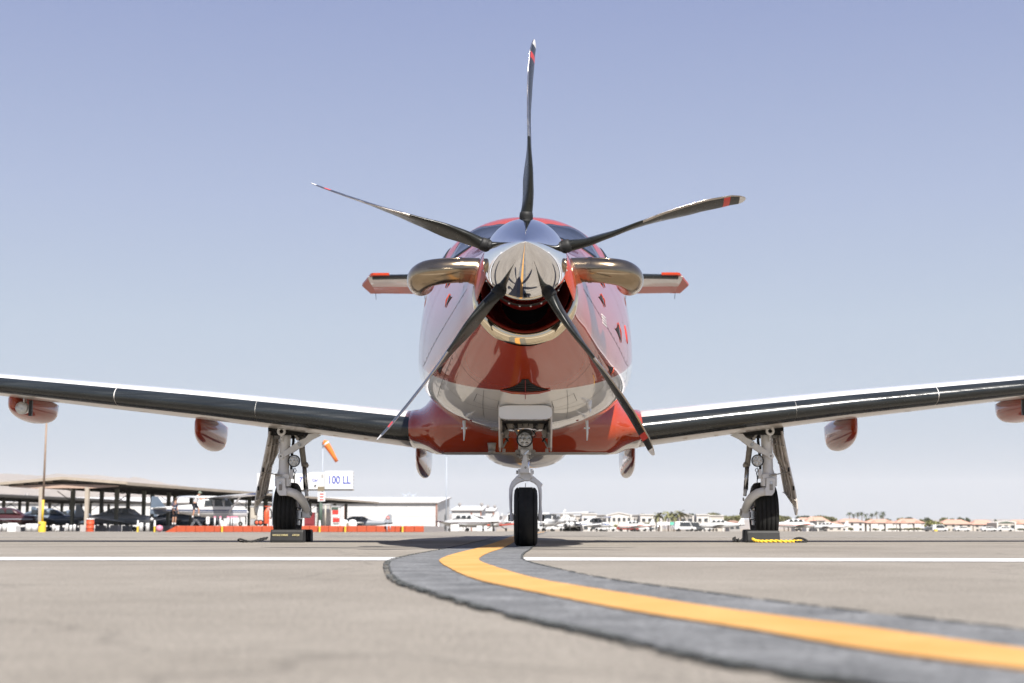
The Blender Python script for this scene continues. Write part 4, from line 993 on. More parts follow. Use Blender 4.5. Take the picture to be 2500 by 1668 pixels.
mk('maroon', (.18, .02, .025), .5, vary=.1)
mk('sock_orange', (.85, .20, .03), .8, vary=.08, scale=2)
mk('plane_white', (.74, .74, .73), .35, coat=.5, vary=.03)
mk('plane_grey', (.30, .32, .35), .35, coat=.5, vary=.06)
mk('plane_dark', (.10, .13, .17), .35, coat=.5, vary=.06)
mk('plane_blue', (.12, .17, .36), .35, coat=.5, vary=.05)
mk('plane_navy', (.03, .05, .12), .35, coat=.5, vary=.05)
mk('plane_maroon', (.05, .014, .016), .35, coat=.5, vary=.05)
mk('stripe_red', (.62, .09, .04), .4, coat=.5, vary=.05)
mk('skin', (.50, .27, .18), .6, vary=.06)
mk('shirt_navy', (.03, .045, .085), .85, vary=.1); mk('shirt_white', (.75, .75, .76), .85, vary=.05)
mk('shorts_dark', (.018, .02, .03), .85, vary=.1); mk('hair_brown', (.05, .03, .02), .8, vary=.1); mk('cap_grey', (.20, .24, .19), .8, vary=.1)
mk('sock_white', (.7, .7, .7), .8, vary=.05)
mk('pink', (.75, .28, .38), .6, vary=.08)
mk('stucco', (.56, .52, .47), .85, vary=.06, scale=.3); mk('stucco_white', (.68, .66, .63), .85, vary=.04, scale=.3); mk('stucco_grey', (.38, .36, .34), .85, vary=.06, scale=.3)
mk('tile_pink', (.56, .33, .25), .85, vary=.12, scale=.6); mk('tile_brown', (.34, .20, .15), .85, vary=.12, scale=.6)
mk('window_dark', (.04, .045, .05), .15, vary=.1); mk('gable_green', (.06, .10, .07), .7, vary=.1)
mk('leaf_olive', (.135, .135, .055), .8, vary=.3, scale=.5); mk('leaf_dark', (.06, .075, .04), .8, vary=.3, scale=.5); mk('leaf_yellow', (.17, .17, .05), .8, vary=.3, scale=.5)
mk('bark', (.16, .11, .08), .9, vary=.2); mk('tent_green', (.10, .42, .30), .7, vary=.05)
mk('car_white', (.72, .72, .71), .3, coat=.8, vary=.02); mk('car_dark', (.06, .065, .07), .3, coat=.8, vary=.02); mk('car_red', (.40, .05, .04), .3, coat=.8, vary=.02)
mk('hill_rock', (.22, .18, .15), .95, vary=.25, scale=.002)

# ---- shade canopies over the tie-downs
def canopy(X0, Y0, L, label, ncol, near_tan):
    rz = R(-7.94); t = empty('shade_canopy', (X0, Y0, gz(Y0)), label, 'aircraft canopy', rz)
    H, HR, W = 3.55, 3.93, 4.95
    slope = lambda y: gz(Y0 + y) - gz(Y0)
    for s in (-1, 1):
        for k in range(int(L / 12.8) + 0):
            ya, yb = k * 12.8, min(L, (k + 1) * 12.8 - .02); za, zb = slope(ya) * .3, slope(yb) * .3
            mb = MB(); vs = []
            for (y, dz) in ((ya, za), (yb, zb)):
                for (x, z) in ((0, HR), (s * W, H), (s * W, H - .10), (0, HR - .10)): vs.append((x, y, z + dz))
            mb.add(vs, [(0, 1, 2, 3), (7, 6, 5, 4), (0, 4, 5, 1), (1, 5, 6, 2), (2, 6, 7, 3)]); mb.build('roof_panel', ['steel_dark'] if k or not near_tan else ['roof_tan'], t)
        mb = MB(); mb.bar((s * (W + .03), -.02, H - .06), (s * (W + .03), L, H - .06 + slope(L) * .3), .05, .22, up=(0, 0, 1)); mb.build('eave_trim', 'roof_tan' if near_tan else 'steel_dark', t)
        mb = MB(); mb.bar((0, -.06, HR - .02), (s * W, -.06, H - .02), .20, .06, up=(0, 1, 0)); mb.build('gable_fascia', 'roof_tan', t)
        mb = MB(); mb.prism([(0, HR - .45), (0, HR - .75), (s * 2, HR - .78), (s * 4.2, H - .27), (s * 4.2, H - .20), (s * 2.2, H - .12)], .20, .40); mb.build('gable_beam', 'fascia_tan', t)
        for y in [0.3 + 5.2 * k for k in range(1, ncol)]:
            mb = MB(); dz = slope(y) * .3; mb.prism([(0, HR - .12 + dz), (0, HR - .55 + dz), (s * 2, HR - .62 + dz), (s * 4.7, H - .22 + dz), (s * 4.7, H - .11 + dz)], y - .08, y + .08); mb.build('roof_beam', 'steel_dark', t)
        for j in range(4):
            x = s * (.9 + j * 1.15); mb = MB(); zz = HR - (HR - H) * abs(x) / W - .2; mb.bar((x, .3, zz), (x, L - .3, zz + slope(L) * .3), .10, .16, up=(0, 0, 1)); mb.build('purlin', 'steel_dark', t)
        for k in range(ncol):
            y = .3 + 5.2 * k; m = 'column_tan' if (k == 0 and near_tan) else 'column_green'; zb = slope(y); wd = .30 if k == 0 else .30
            mb = MB(); mb.prism([(s * 1.8 - wd * .36, zb + .4), (s * 1.8 + wd * .36, zb + .4), (s * 1.8 + wd * .5, H - .30 + zb * .3), (s * 1.8 - wd * .5, H - .30 + zb * .3)], y - .12, y + .12)
            mb.build('column', m, t)
            mb = MB(); mb.box((s * 1.8, y, zb + .24), (.66, .66, .50)); mb.build('footing', 'concrete', t, bev=.02)
            if k % 2 == 1:
                mb = MB(); mb.bar((s * 1.8, y, H - 1.3), (s * 3.1, y, H - .45), .05, .05); mb.build('knee_brace', 'steel_dark', t)
    for y in (2.5, 12, 22):
        mb = MB(); mb.lathe([(0, .05), (-.12, .16), (-.16, .16), (-.18, .0)], (-.6, y, HR - .72), 'Z', 12); mb.build('ceiling_lamp', 'sign_white', t)
    return t
canopy(-34.1, 105, 77.0, 'long low shade canopy with tan gable front and tan end columns, nearest on the left', 15, True)
canopy(-63.3, 104, 77.0, 'second shade canopy behind and left of the tan-fronted one', 15, False)

# ---- long white hangars
def hangar(x0, x1, Y, depth, he, hb, label, npan, door=True):
    z0 = gz(Y) ; t = empty('hangar', ((x0 + x1) / 2, Y, z0), label, 'hangar'); h = (x1 - x0) / 2; zb = gz(Y + depth) - z0
    he -= z0; hb -= z0
    mb = MB(); mb.add([(-h, 0, -.3), (h, 0, -.3), (h, 0, he), (-h, 0, he), (-h, depth, -.5), (h, depth, -.5), (h, depth, hb), (-h, depth, hb)],
                      [(0, 1, 2, 3), (5, 4, 7, 6), (1, 5, 6, 2), (4, 0, 3, 7)]); mb.build('wall', 'hangar_white', t)
    mb = MB(); mb.add([(-h - .3, -.3, he), (h + .3, -.3, he), (h + .3, depth + .3, hb + .03), (-h - .3, depth + .3, hb + .03), (-h - .3, -.3, he + .15), (h + .3, -.3, he + .15), (h + .3, depth + .3, hb + .18), (-h - .3, depth + .3, hb + .18)],
                      [(3, 2, 1, 0), (4, 5, 6, 7), (0, 1, 5, 4), (1, 2, 6, 5), (2, 3, 7, 6), (3, 0, 4, 7)]); mb.build('roof', 'hangar_roof', t)
    mb = MB(); mb.box((0, -.36, he + .02), (2 * h + .7, .12, .16)); mb.build('eave_gutter', 'hangar_trim', t)
    mb = MB(); mb.bar((h + .33, -.3, he + .02), (h + .33, depth + .3, hb + .05), .10, .18, up=(0, 0, 1)); mb.build('barge_board', 'hangar_trim', t)
    w_ = 2 * h / npan
    for k in range(npan):
        x = -h + w_ * (k + .5)
        for (za, zb_, dy) in ((.05, he * .52, .10), (he * .53, he - .12, .06)):
            mb = MB(); mb.box((x, -dy / 2 - .002, (za + zb_) / 2), (w_ - .10, dy, zb_ - za)); mb.build('door_panel', 'hangar_white', t)
        if k % 3 == 1: mb = MB(); mb.box((x + w_ / 2, -.12, he * .46), (.28, .16, he * .9)); mb.build('door_rail_post', 'rust_brown' if k % 2 else 'hangar_trim', t)
    mb = MB(); mb.cyl((h - .1, -.2, .3), (h - .1, -.2, he - .1), .10, n=10); mb.build('downpipe', 'rust_brown', t)
    for k in range(max(2, int(h / 12))):
        x = -h * .8 + k * 1.6 * h / max(1, int(h / 12)); mb = MB(); mb.tube([(x, depth * .7, hb - .8), (x, depth * .7, hb + .2)], .2, 10); mb.lathe([(0, .38), (.25, .42), (.5, .2), (.55, 0)], (x, depth * .7, hb + .2), 'Z', 12); mb.build('roof_vent', 'hangar_trim', t)
    return t
hangar(-100, -14.5, 235, 38, 4.25, 5.85, 'long white metal hangar row behind the fuel island and the canopies', 17)
hangar(AX(1104, 300), AX(1176, 300), 300, 32, 3.8, 5.1, 'smaller white hangar just right of the long hangar', 3)
hangar(AX(1184, 345), AX(1206, 345), 345, 30, 4.2, 5.3, 'smallest white hangar, farthest in the row near the nose wheel', 2)
def mast(x, Y, z, r, m, label, cat='mast', name='mast'):
    mb = MB(); mb.tube([(x, Y, gz(Y)), (x, Y, z)], [r, r * .6], 10); mb.box((x, Y, z - .1), (r * 6, r * 2, .12)); return tag(mb.build(name, m, org=(x, Y, gz(Y))), label, cat)
mast(AX(1089, 240), 242, AZ(1112, 240), .11, 'pole_blue', 'tall thin grey mast rising behind the end of the long white hangar')
for (u, lab) in ((991, 'left one of two small roof antennas on the long white hangar'), (1010, 'right one of two small roof antennas on the long white hangar')):
    x = AX(u, 262); mb = MB(); z = 5.3; mb.cyl((x, 262, z), (x, 262, z + 1.0), .06); mb.bar((x, 262, z + .6), (x - .8, 262, z + 1.4), .08, .08); mb.bar((x, 262, z + .6), (x + .7, 262, z + 1.3), .08, .08); mb.bar((x - .5, 262, z + .9), (x + .6, 262, z + .8), .07, .07)
    tag(mb.build('roof_antenna', 'pole_blue', org=(x, 262, z)), lab, 'antenna', 'roof antennas on the long hangar')

# ---- tall lamp pole with a yellow base, drum, footings
Y = 78.0; x = AX(109, Y); t = empty('lamp_pole', (x, Y, gz(Y)), 'tall tan pole, yellow at its foot in a round yellow base, before the left canopy', 'pole')
mb = MB(); mb.lathe([(0, .205), (.50, .205), (.55, .19), (.57, .10), (.57, 0)], (0, 0, 0), 'Z', 24); mb.build('base', 'safety_yellow', t)
mb = MB(); mb.tube([(0, 0, .55), (0, 0, 1.75)], [.065, .062], 14); mb.build('pole_lower', 'safety_yellow', t)
mb = MB(); mb.tube([(0, 0, 1.75), (0, 0, 7.1)], [.062, .048], 14); mb.build('pole_upper', 'wood_pole', t)
mb = MB(); mb.box((0, 0, 7.15), (.9, .12, .1)); mb.box((-.4, 0, 7.22), (.3, .3, .12)); mb.box((.4, 0, 7.22), (.3, .3, .12)); mb.build('lamp_head', 'pole_blue', t)
mb = MB(); mb.box((-.06, -.2, .40), (.14, .02, .08)); mb.build('plate', 'box_brown', t)
Y = 96.0; x = AX(226, Y); t = empty('steel_drum', (x, Y, gz(Y)), 'orange-red steel drum beside the tan column footing', 'drum')
mb = MB(); mb.lathe([(0, 0), (0, .27), (.02, .275), (.25, .262), (.27, .28), (.29, .262), (.52, .262), (.54, .28), (.56, .262), (.80, .27), (.82, .275), (.82, .0)], (0, 0, 0), 'Z', 24); mb.build('drum_body', 'drum_orange', t)
mb = MB(); mb.lathe([(.82, .285), (.86, .285), (.875, .25), (.875, 0)], (0, 0, 0), 'Z', 24); mb.build('drum_lid', 'sign_white', t)
# white tie-down drums and blocks under the canopy
wd = [(5, .34, .5, 99), (18, .36, .55, 99), (137, .22, .5, 100), (148, .2, .28, 100), (170, .2, .55, 100), (179, .22, .45, 100), (188, .2, .5, 100), (233, .2, .5, 100), (350, .30, .62, 100), (366, .28, .6, 101), (77, .5, .55, 100), (91, .5, .55, 100)]
lb = ['at the far left edge', 'second from the left edge', 'just right of the yellow pole base', 'low one right of the yellow pole base', 'under the blue-grey plane', 'under the blue-grey plane, middle of three', 'under the blue-grey plane, right of three', 'right behind the orange drum', 'left of two by the grey plane nose wheel', 'right of two by the grey plane nose wheel', 'left of the tan column foot', 'right of the tan column foot']
for (u, w_, h_, Y), l in zip(wd, lb):
    x = AX(u, Y); mb = MB(); mb.loft([[Vector((math.cos(q) * w_ * k, math.sin(q) * w_ * k, z)) for q in [2 * math.pi * j / 14 for j in range(14)]] for z, k in ((0, .5), (h_ * .9, .48), (h_, .40))])
    tag(mb.build('tie_down_weight', 'sign_white').__class__ and mb.build('tie_down_weight', 'sign_white'), None)
    o = [q for q in COL.objects if q.name.startswith('tie_down_weight')][-1]
    o.location = (x, Y, gz(Y)); tag(o, 'white tie-down weight ' + l, 'weight', 'white tie-down weights under the canopy')
for o in [q for q in COL.objects if q.name.startswith('tie_down_weight') and 'label' not in q.keys()]: bpy.data.objects.remove(o)
x = AX(37, 102); mb = MB(); mb.loft([[Vector((sx2 * w_, sy2 * .5, z)) for sx2, sy2 in ((-1, -1), (1, -1), (1, 1), (-1, 1))] for w_, z in ((.42, 0), (.40, .4), (.12, .62))], smooth=False)
o = mb.build('plane_cover', 'sign_white'); o.location = (x, 102, gz(102)); tag(o, 'white tent-shaped cover on the ground under the maroon plane', 'cover')
mb = MB(); mb.ball((0, 0, .19), .19, 10); o = mb.build('buoy', 'pink'); o.location = (AX(395, 79), 79, gz(79)); tag(o, 'pink ball at the left end of the orange kerb', 'ball')

# ---- fuel island
YK = 80.0; zk = gz(YK)
xa, xb_, xc = AX(408, YK), AX(436, YK), AX(1037, YK); mb = MB(); top = AZ(1284.3, YK)
n_ = 26
for i in range(n_):
    x0 = xb_ + (xc - xb_) * i / n_; x1 = xb_ + (xc - xb_) * (i + 1) / n_ - .012
    m2 = MB(); m2.box(((x0 + x1) / 2, YK + .15, (zk + top) / 2), (x1 - x0, .30, top - zk)); o = m2.build('kerb', 'kerb_orange', org=(x0, YK, zk), bev=.02); o['kind'] = 'structure'
m2 = MB(); m2.prism([(xa, zk), (xb_ - .01, zk), (xb_ - .01, top)], YK, YK + .3); o = m2.build('kerb', 'kerb_orange'); o['kind'] = 'structure'
m2 = MB(); m2.add([(xb_, YK + .301, top - .01), (xc, YK + .301, top - .01), (xc, YK + 20, top - .01), (xb_ - .5, YK + 20, top - .01), (xb_, YK + .301, zk - .2), (xc, YK + .301, zk - .2), (xc, YK + 20, zk - .2), (xb_ - .5, YK + 20, zk - .2)], [(0, 1, 2, 3), (0, 4, 5, 1), (1, 5, 6, 2), (2, 6, 7, 3), (3, 7, 4, 0)]); o = m2.build('pavement', 'concrete'); o['kind'] = 'structure'
ZI = top
def thing_at(name, u, Y, z, label, cat, group=None, rz=0): return empty(name, (AX(u, Y), Y, z), label, cat, rz, group)
# bollards
bol = [(342, 79, 'left of the grey plane nose'), (383, 79, 'between the grey plane and the pink ball'), (547, 79.7, 'in front of the blue and white high-wing plane'), (784, 79.7, 'in front of the green sign post'), (985, 79.7, 'before the long hangar, right end of kerb'), (1072, 100, 'at the corner of the long white hangar'), (846, 79.7, 'low one in front of the white tanks')]
b0_ = None
for u, Y, l in bol:
    z = zk if Y < 90 else gz(Y)
    if b0_ is None:
        b0_ = thing_at('bollard', u, Y, z, 'x', 'bollard'); m_ = MB(); m_.lathe([(0, .055), (.32, .055)], (0, 0, 0), 'Z', 14); m_.build('bollard_base', 'safety_yellow', b0_)
        m_ = MB(); m_.lathe([(.32, .06), (.50, .06), (.54, .04), (.60, .055), (.64, .04), (.66, 0)], (0, 0, 0), 'Z', 14); m_.build('bollard_cap', 'sign_white', b0_); o = b0_
    else: o = copy_tree(b0_)
    o.location = (AX(u, Y), Y, z); tag(o, 'yellow bollard with white cap ' + l, 'bollard', 'yellow and white bollards along the apron')
# row of thin white posts
wp = [529, 539, 556, 561, 566, 571, 575, 579]; p0 = None
for i, u in enumerate(wp):
    if p0 is None:
        p0 = thing_at('safety_post', u, 84, ZI, 'x', 'post'); m_ = MB(); m_.tube([(0, 0, 0), (0, 0, .47)], .045, 10); m_.build('post_shaft', 'sign_white', p0); m_ = MB(); m_.box((0, 0, .52), (.12, .06, .10)); m_.build('post_head', 'pink' , p0); o = p0
    else: o = copy_tree(p0)
    o.location = (AX(u, 84), 84 + .4 * (i % 3), ZI); tag(o, 'thin white post, %s in the row before the high-wing plane' % ['first', 'second', 'third', 'fourth', 'fifth', 'sixth', 'seventh', 'last'][i], 'post', 'white posts on the fuel island')
# small warning board
t = thing_at('warning_sign', 512, 83, ZI, 'small white sign with two red marks standing before the high-wing plane', 'sign')
m_ = MB(); m_.box((0, 0, .33), (.20, .03, .42)); m_.build('sign_board', 'sign_white', t); m_ = MB(); m_.cyl((0, .03, 0), (0, .03, .2), .02); m_.build('sign_post', 'pole_blue', t)
for z in (.44, .33): m_ = MB(); m_.lathe([(-.018, 0), (-.017, .035), (-.015, .04)], (0, 0, z), 'Y', 12); m_.build('red_mark', 'sign_red', t)
t = thing_at('round_sign', 948, 79.6, zk, 'small red and white octagonal sign on a thin post before the long hangar', 'sign')
m_ = MB(); m_.cyl((0, 0, 0), (-.02, 0, .45), .028); m_.build('sign_post', 'pole_blue', t); m_ = MB(); m_.lathe([(-.01, 0), (-.01, .10), (.01, .10), (.01, 0)], (.03, 0, .78), 'Y', 8); m_.build('sign_plate', 'sign_red', t); m_ = MB(); m_.box((.03, -.013, .78), (.11, .006, .04)); m_.build('sign_bar', 'sign_white', t)
m_ = MB(); m_.cyl((.16, .1, .1), (.16, .1, .4), .02); m_.build('side_post', 'pole_blue', t)
m_ = MB(); m_.cyl((.0, 0, .45), (.03, 0, .70), .016); m_.build('sign_neck', 'pole_blue', t)
# fuel price boards
YS = 84.0
def board(u0, u1, v0, v1, Y, label, m='sign_white', thick=.14):
    x0, x1, z0, z1 = AX(u0, Y), AX(u1, Y), AZ(v1, Y), AZ(v0, Y); t = empty('fuel_sign', ((x0 + x1) / 2, Y, (z0 + z1) / 2), label, 'sign')
    m_ = MB(); m_.box((0, 0, 0), (x1 - x0, thick, z1 - z0)); m_.build('sign_panel', m, t, bev=.015)
    return t, x1 - x0, z1 - z0
t, w_, h_ = board(795, 863, 1152, 1195, YS, 'white fuel sign board reading 100 LL in blue letters')
o = text_mesh('100 LL', .62, 'sign_blue', 'lettering', t); o.location = (.02, -.075, -.02); o.scale = (.80, 1.05, 1)
m_ = MB(); m_.box((0, .10, -h_ / 2 - .06), (w_ + .1, .12, .07)); m_.build('sign_rail', 'box_brown', t)
for k in range(5): m_ = MB(); m_.box((w_ / 2 + .04, 0, -.4 + k * .2), (.05, .05, .05)); m_.build('side_bracket', 'hangar_trim', t)
t, w_, h_ = board(757, 793, 1155, 1195, YS + .2, 'white fuel sign board reading Gal, left of the 100 LL board')
o = text_mesh('Gal', .26, 'sign_blue', 'lettering', t); o.location = (-.10, -.075, .02)
for dx in (.30, .37):
    m_ = MB(); m_.box((dx, -.08, .27), (.055, .02, .22)); m_.build('grey_mark', 'pump_grey', t)
for (dx, dz) in ((-.12, -.30), (-.04, -.27), (-.08, -.36)): m_ = MB(); m_.box((dx, -.08, dz), (.07, .02, .06)); m_.build('small_mark', 'shorts_dark', t)
m_ = MB(); m_.box((0, .10, -h_ / 2 - .06), (w_ + .1, .12, .07)); m_.build('sign_rail', 'box_brown', t)
t, w_, h_ = board(630, 755, 1158, 1197, YS + .5, 'wide pale fuel sign board half hidden behind the left main gear', 'sign_white')
o = text_mesh('7', .42, 'sign_blue', 'lettering', t); o.location = (w_ / 2 - .45, -.075, .1)
m_ = MB(); m_.box((0, .12, -h_ / 2 - .06), (w_, .14, .09)); m_.build('sign_rail', 'box_brown', t)
t = thing_at('sign_post', 672, YS - .3, ZI, 'thick blue-grey post holding the fuel sign, behind the left main gear', 'post')
m_ = MB(); m_.cyl((0, 0, 0), (0, 0, AZ(1165, YS) - ZI), .105, n=18); m_.build('post_shaft', 'pole_blue', t); m_ = MB(); m_.box((0, 0, .02), (.34, .34, .04)); m_.build('post_foot', 'pole_blue', t)
t = thing_at('sign_post', 786, YS - .3, ZI, 'dark green post with brown box and red-striped plate under the fuel sign', 'post')
m_ = MB(); m_.cyl((0, 0, 0), (0, 0, 1.45), .10, n=16); m_.build('post_shaft', 'post_green', t)
m_ = MB(); m_.cyl((.07, 0, 1.4), (.07, 0, 2.3), .03, n=10); m_.build('post_upper', 'pole_blue', t)
m_ = MB(); m_.box((0, -.02, 2.16), (.38, .16, .26)); m_.build('junction_box', 'box_brown', t)
m_ = MB(); m_.box((.05, -.13, 1.70), (.42, .05, .54)); pl_ = m_.build('plate', 'sign_white', t)
for k in range(3): m_ = MB(); m_.box((.06, -.165, 1.86 - k * .165), (.24, .02, .065)); m_.build('red_stripe', 'sign_red', pl_)
for u, h2 in ((776, 1.1), (795, 1.2)):
    m_ = MB(); m_.cyl((AX(u, YS) - AX(786, YS), .4, 0), (AX(u, YS) - AX(786, YS), .4, h2), .05, n=10); m_.build('hose_stand', 'pump_tan', t)
# windsock
t = thing_at('windsock', 788.5, 86, ZI, 'orange windsock hanging from a thin pole above the fuel sign', 'windsock')
ztop = AZ(1083, 86) - ZI
m_ = MB(); m_.tube([(0, 0, 0), (0, 0, ztop)], [.035, .022], 10); m_.build('pole', 'pole_blue', t)
m_ = MB(); m_.lathe([(0, .04), (.05, .06), (.12, .05), (.16, .02)], (0, 0, ztop - .05), 'Z', 10); m_.build('swivel', 'hangar_trim', t)
A = [(.02, 0, ztop + .02), (.14, 0, ztop - .02), (.30, 0, ztop - .22), (.50, -.02, ztop - .52), (.70, -.02, ztop - .86), (.86, 0, ztop - 1.14)]
m_ = MB(); m_.tube(A, [.16, .22, .185, .155, .12, .10], 18, caps=False); sk = m_.build('sock', 'sock_orange', t); md = sk.modifiers.new('cloth', 'SOLIDIFY'); md.thickness = .01
m_ = MB(); m_.tube([Vector(A[1]).lerp(Vector(A[2]), .1), Vector(A[1]).lerp(Vector(A[2]), .45)], [.224, .212], 18, caps=False); m_.build('white_band', 'sign_white', sk)
m_ = MB(); m_.tube([(.02, 0, ztop + .02), (.03, 0, ztop + .015)], [.165, .165], 18); m_.build('mouth_ring', 'steel_dark', sk)
# pumps and cabinets
def cabinet(u0, u1, v0, Y, depth, m, label, extras=None, name='fuel_pump', cat='fuel pump'):
    x0, x1 = AX(u0, Y), AX(u1, Y); z1 = AZ(v0, Y); t = empty(name, ((x0 + x1) / 2, Y, ZI), label, cat); w_ = x1 - x0; h_ = z1 - ZI
    m_ = MB(); m_.box((0, 0, h_ * .46), (w_, depth, h_ * .92)); m_.build('cabinet', m, t, bev=.02)
    m_ = MB(); m_.box((0, 0, h_ * .96), (w_ * 1.08, depth * 1.08, h_ * .075)); m_.build('cabinet_lid', 'pump_grey' if m != 'maroon' else 'maroon', t, bev=.01)
    for q in (extras or []):
        m_ = MB(); m_.box((q[0] * w_, -depth / 2 - .012, q[1] * h_), (q[2] * w_, .03, q[3] * h_)); m_.build(q[5], q[4], t, bev=.006)
    return t, w_, h_, depth
cabinet(616, 631, 1236, 83, .4, 'pump_tan', 'narrow tan fuel cabinet hiding the nose of the high-wing plane', [(0, .62, .7, .5, 'pump_tan', 'front_panel'), (0, .2, .8, .28, 'pump_grey', 'lower_panel')])
cabinet(791, 810, 1231, 86, .5, 'pump_tan', 'tan fuel cabinet right of the green sign post', [(0, .75, .85, .3, 'pump_grey', 'front_panel'), (0, .32, .85, .5, 'pump_tan', 'lower_panel')])
cabinet(813, 833, 1236, 87, .5, 'sign_white', 'white fuel pump with red upper panel beside the white tanks', [(-.05, .86, .8, .12, 'post_green', 'display'), (0, .68, .75, .2, 'sign_red', 'red_panel'), (0, .50, .7, .10, 'sign_white', 'white_panel'), (.1, .30, .8, .2, 'sign_red', 'lower_red_panel'), (.1, .12, .7, .04, 'steel_dark', 'slot')])
cabinet(748, 772, 1252, 88, .5, 'maroon', 'low maroon cabinet just right of the left main wheel', [(0, .5, .8, .7, 'maroon', 'front_panel')], 'equipment_cabinet', 'cabinet')
# wheeled fire extinguisher
t = thing_at('fire_extinguisher', 650, 82.5, ZI, 'big red wheeled fire extinguisher with two black tyres, left of the left main wheel', 'extinguisher')
m_ = MB(); m_.lathe([(.12, 0), (.12, .12), (.16, .145), (.78, .145), (.88, .11), (.95, .04), (1.02, .04), (1.02, 0)], (.10, 0, 0), 'Z', 20); m_.build('cylinder', 'drum_orange', t)
for x in (-.42, -.22):
    m_ = MB(); m_.tube([(x + math.cos(q) * .13, -.1, .19 + math.sin(q) * .13) for q in [2 * math.pi * k / 20 for k in range(20)]], .045, 8, closed=True); w0 = m_.build('tyre', 'rubber_black', t)
    m_ = MB(); m_.lathe([(-.14, 0), (-.14, .10), (-.06, .10), (-.06, 0)], (x, 0, .19), 'Y', 16); m_.build('wheel_rim', 'drum_orange', t)
m_ = MB(); m_.bar((.25, -.05, 0), (.25, -.05, 1.12), .05, .05); m_.bar((.0, -.05, 1.12), (.36, -.05, 1.12), .05, .05); m_.bar((-.4, -.04, .2), (.25, -.04, .2), .04, .04); m_.bar((.25, -.05, .45), (.40, -.05, .45), .06, .05); m_.build('frame', 'stripe_red', t)
m_ = MB(); m_.tube([(.36, -.1, .3 + .1), (.42, -.1, .6), (.38, -.1, .9), (.30, -.1, 1.0)], .04, 8); m_.build('hose', 'rubber_black', t)
t = thing_at('fuel_tank', 848, 120, gz(120), 'pair of white rounded tanks standing under the canopy end', 'tank')
for dx, r in ((-.2, .42), (.55, .36)): m_ = MB(); m_.lathe([(.1, 0), (.1, r * .9), (.2, r), (.75, r), (.95, r * .7), (1.0, 0)], (dx, 0, 0), 'Z', 20); m_.build('tank_shell', 'sign_white', t)
m_ = MB(); m_.box((.1, -.45, .4), (.3, .1, .6)); m_.build('valve_box', 'box_brown', t)

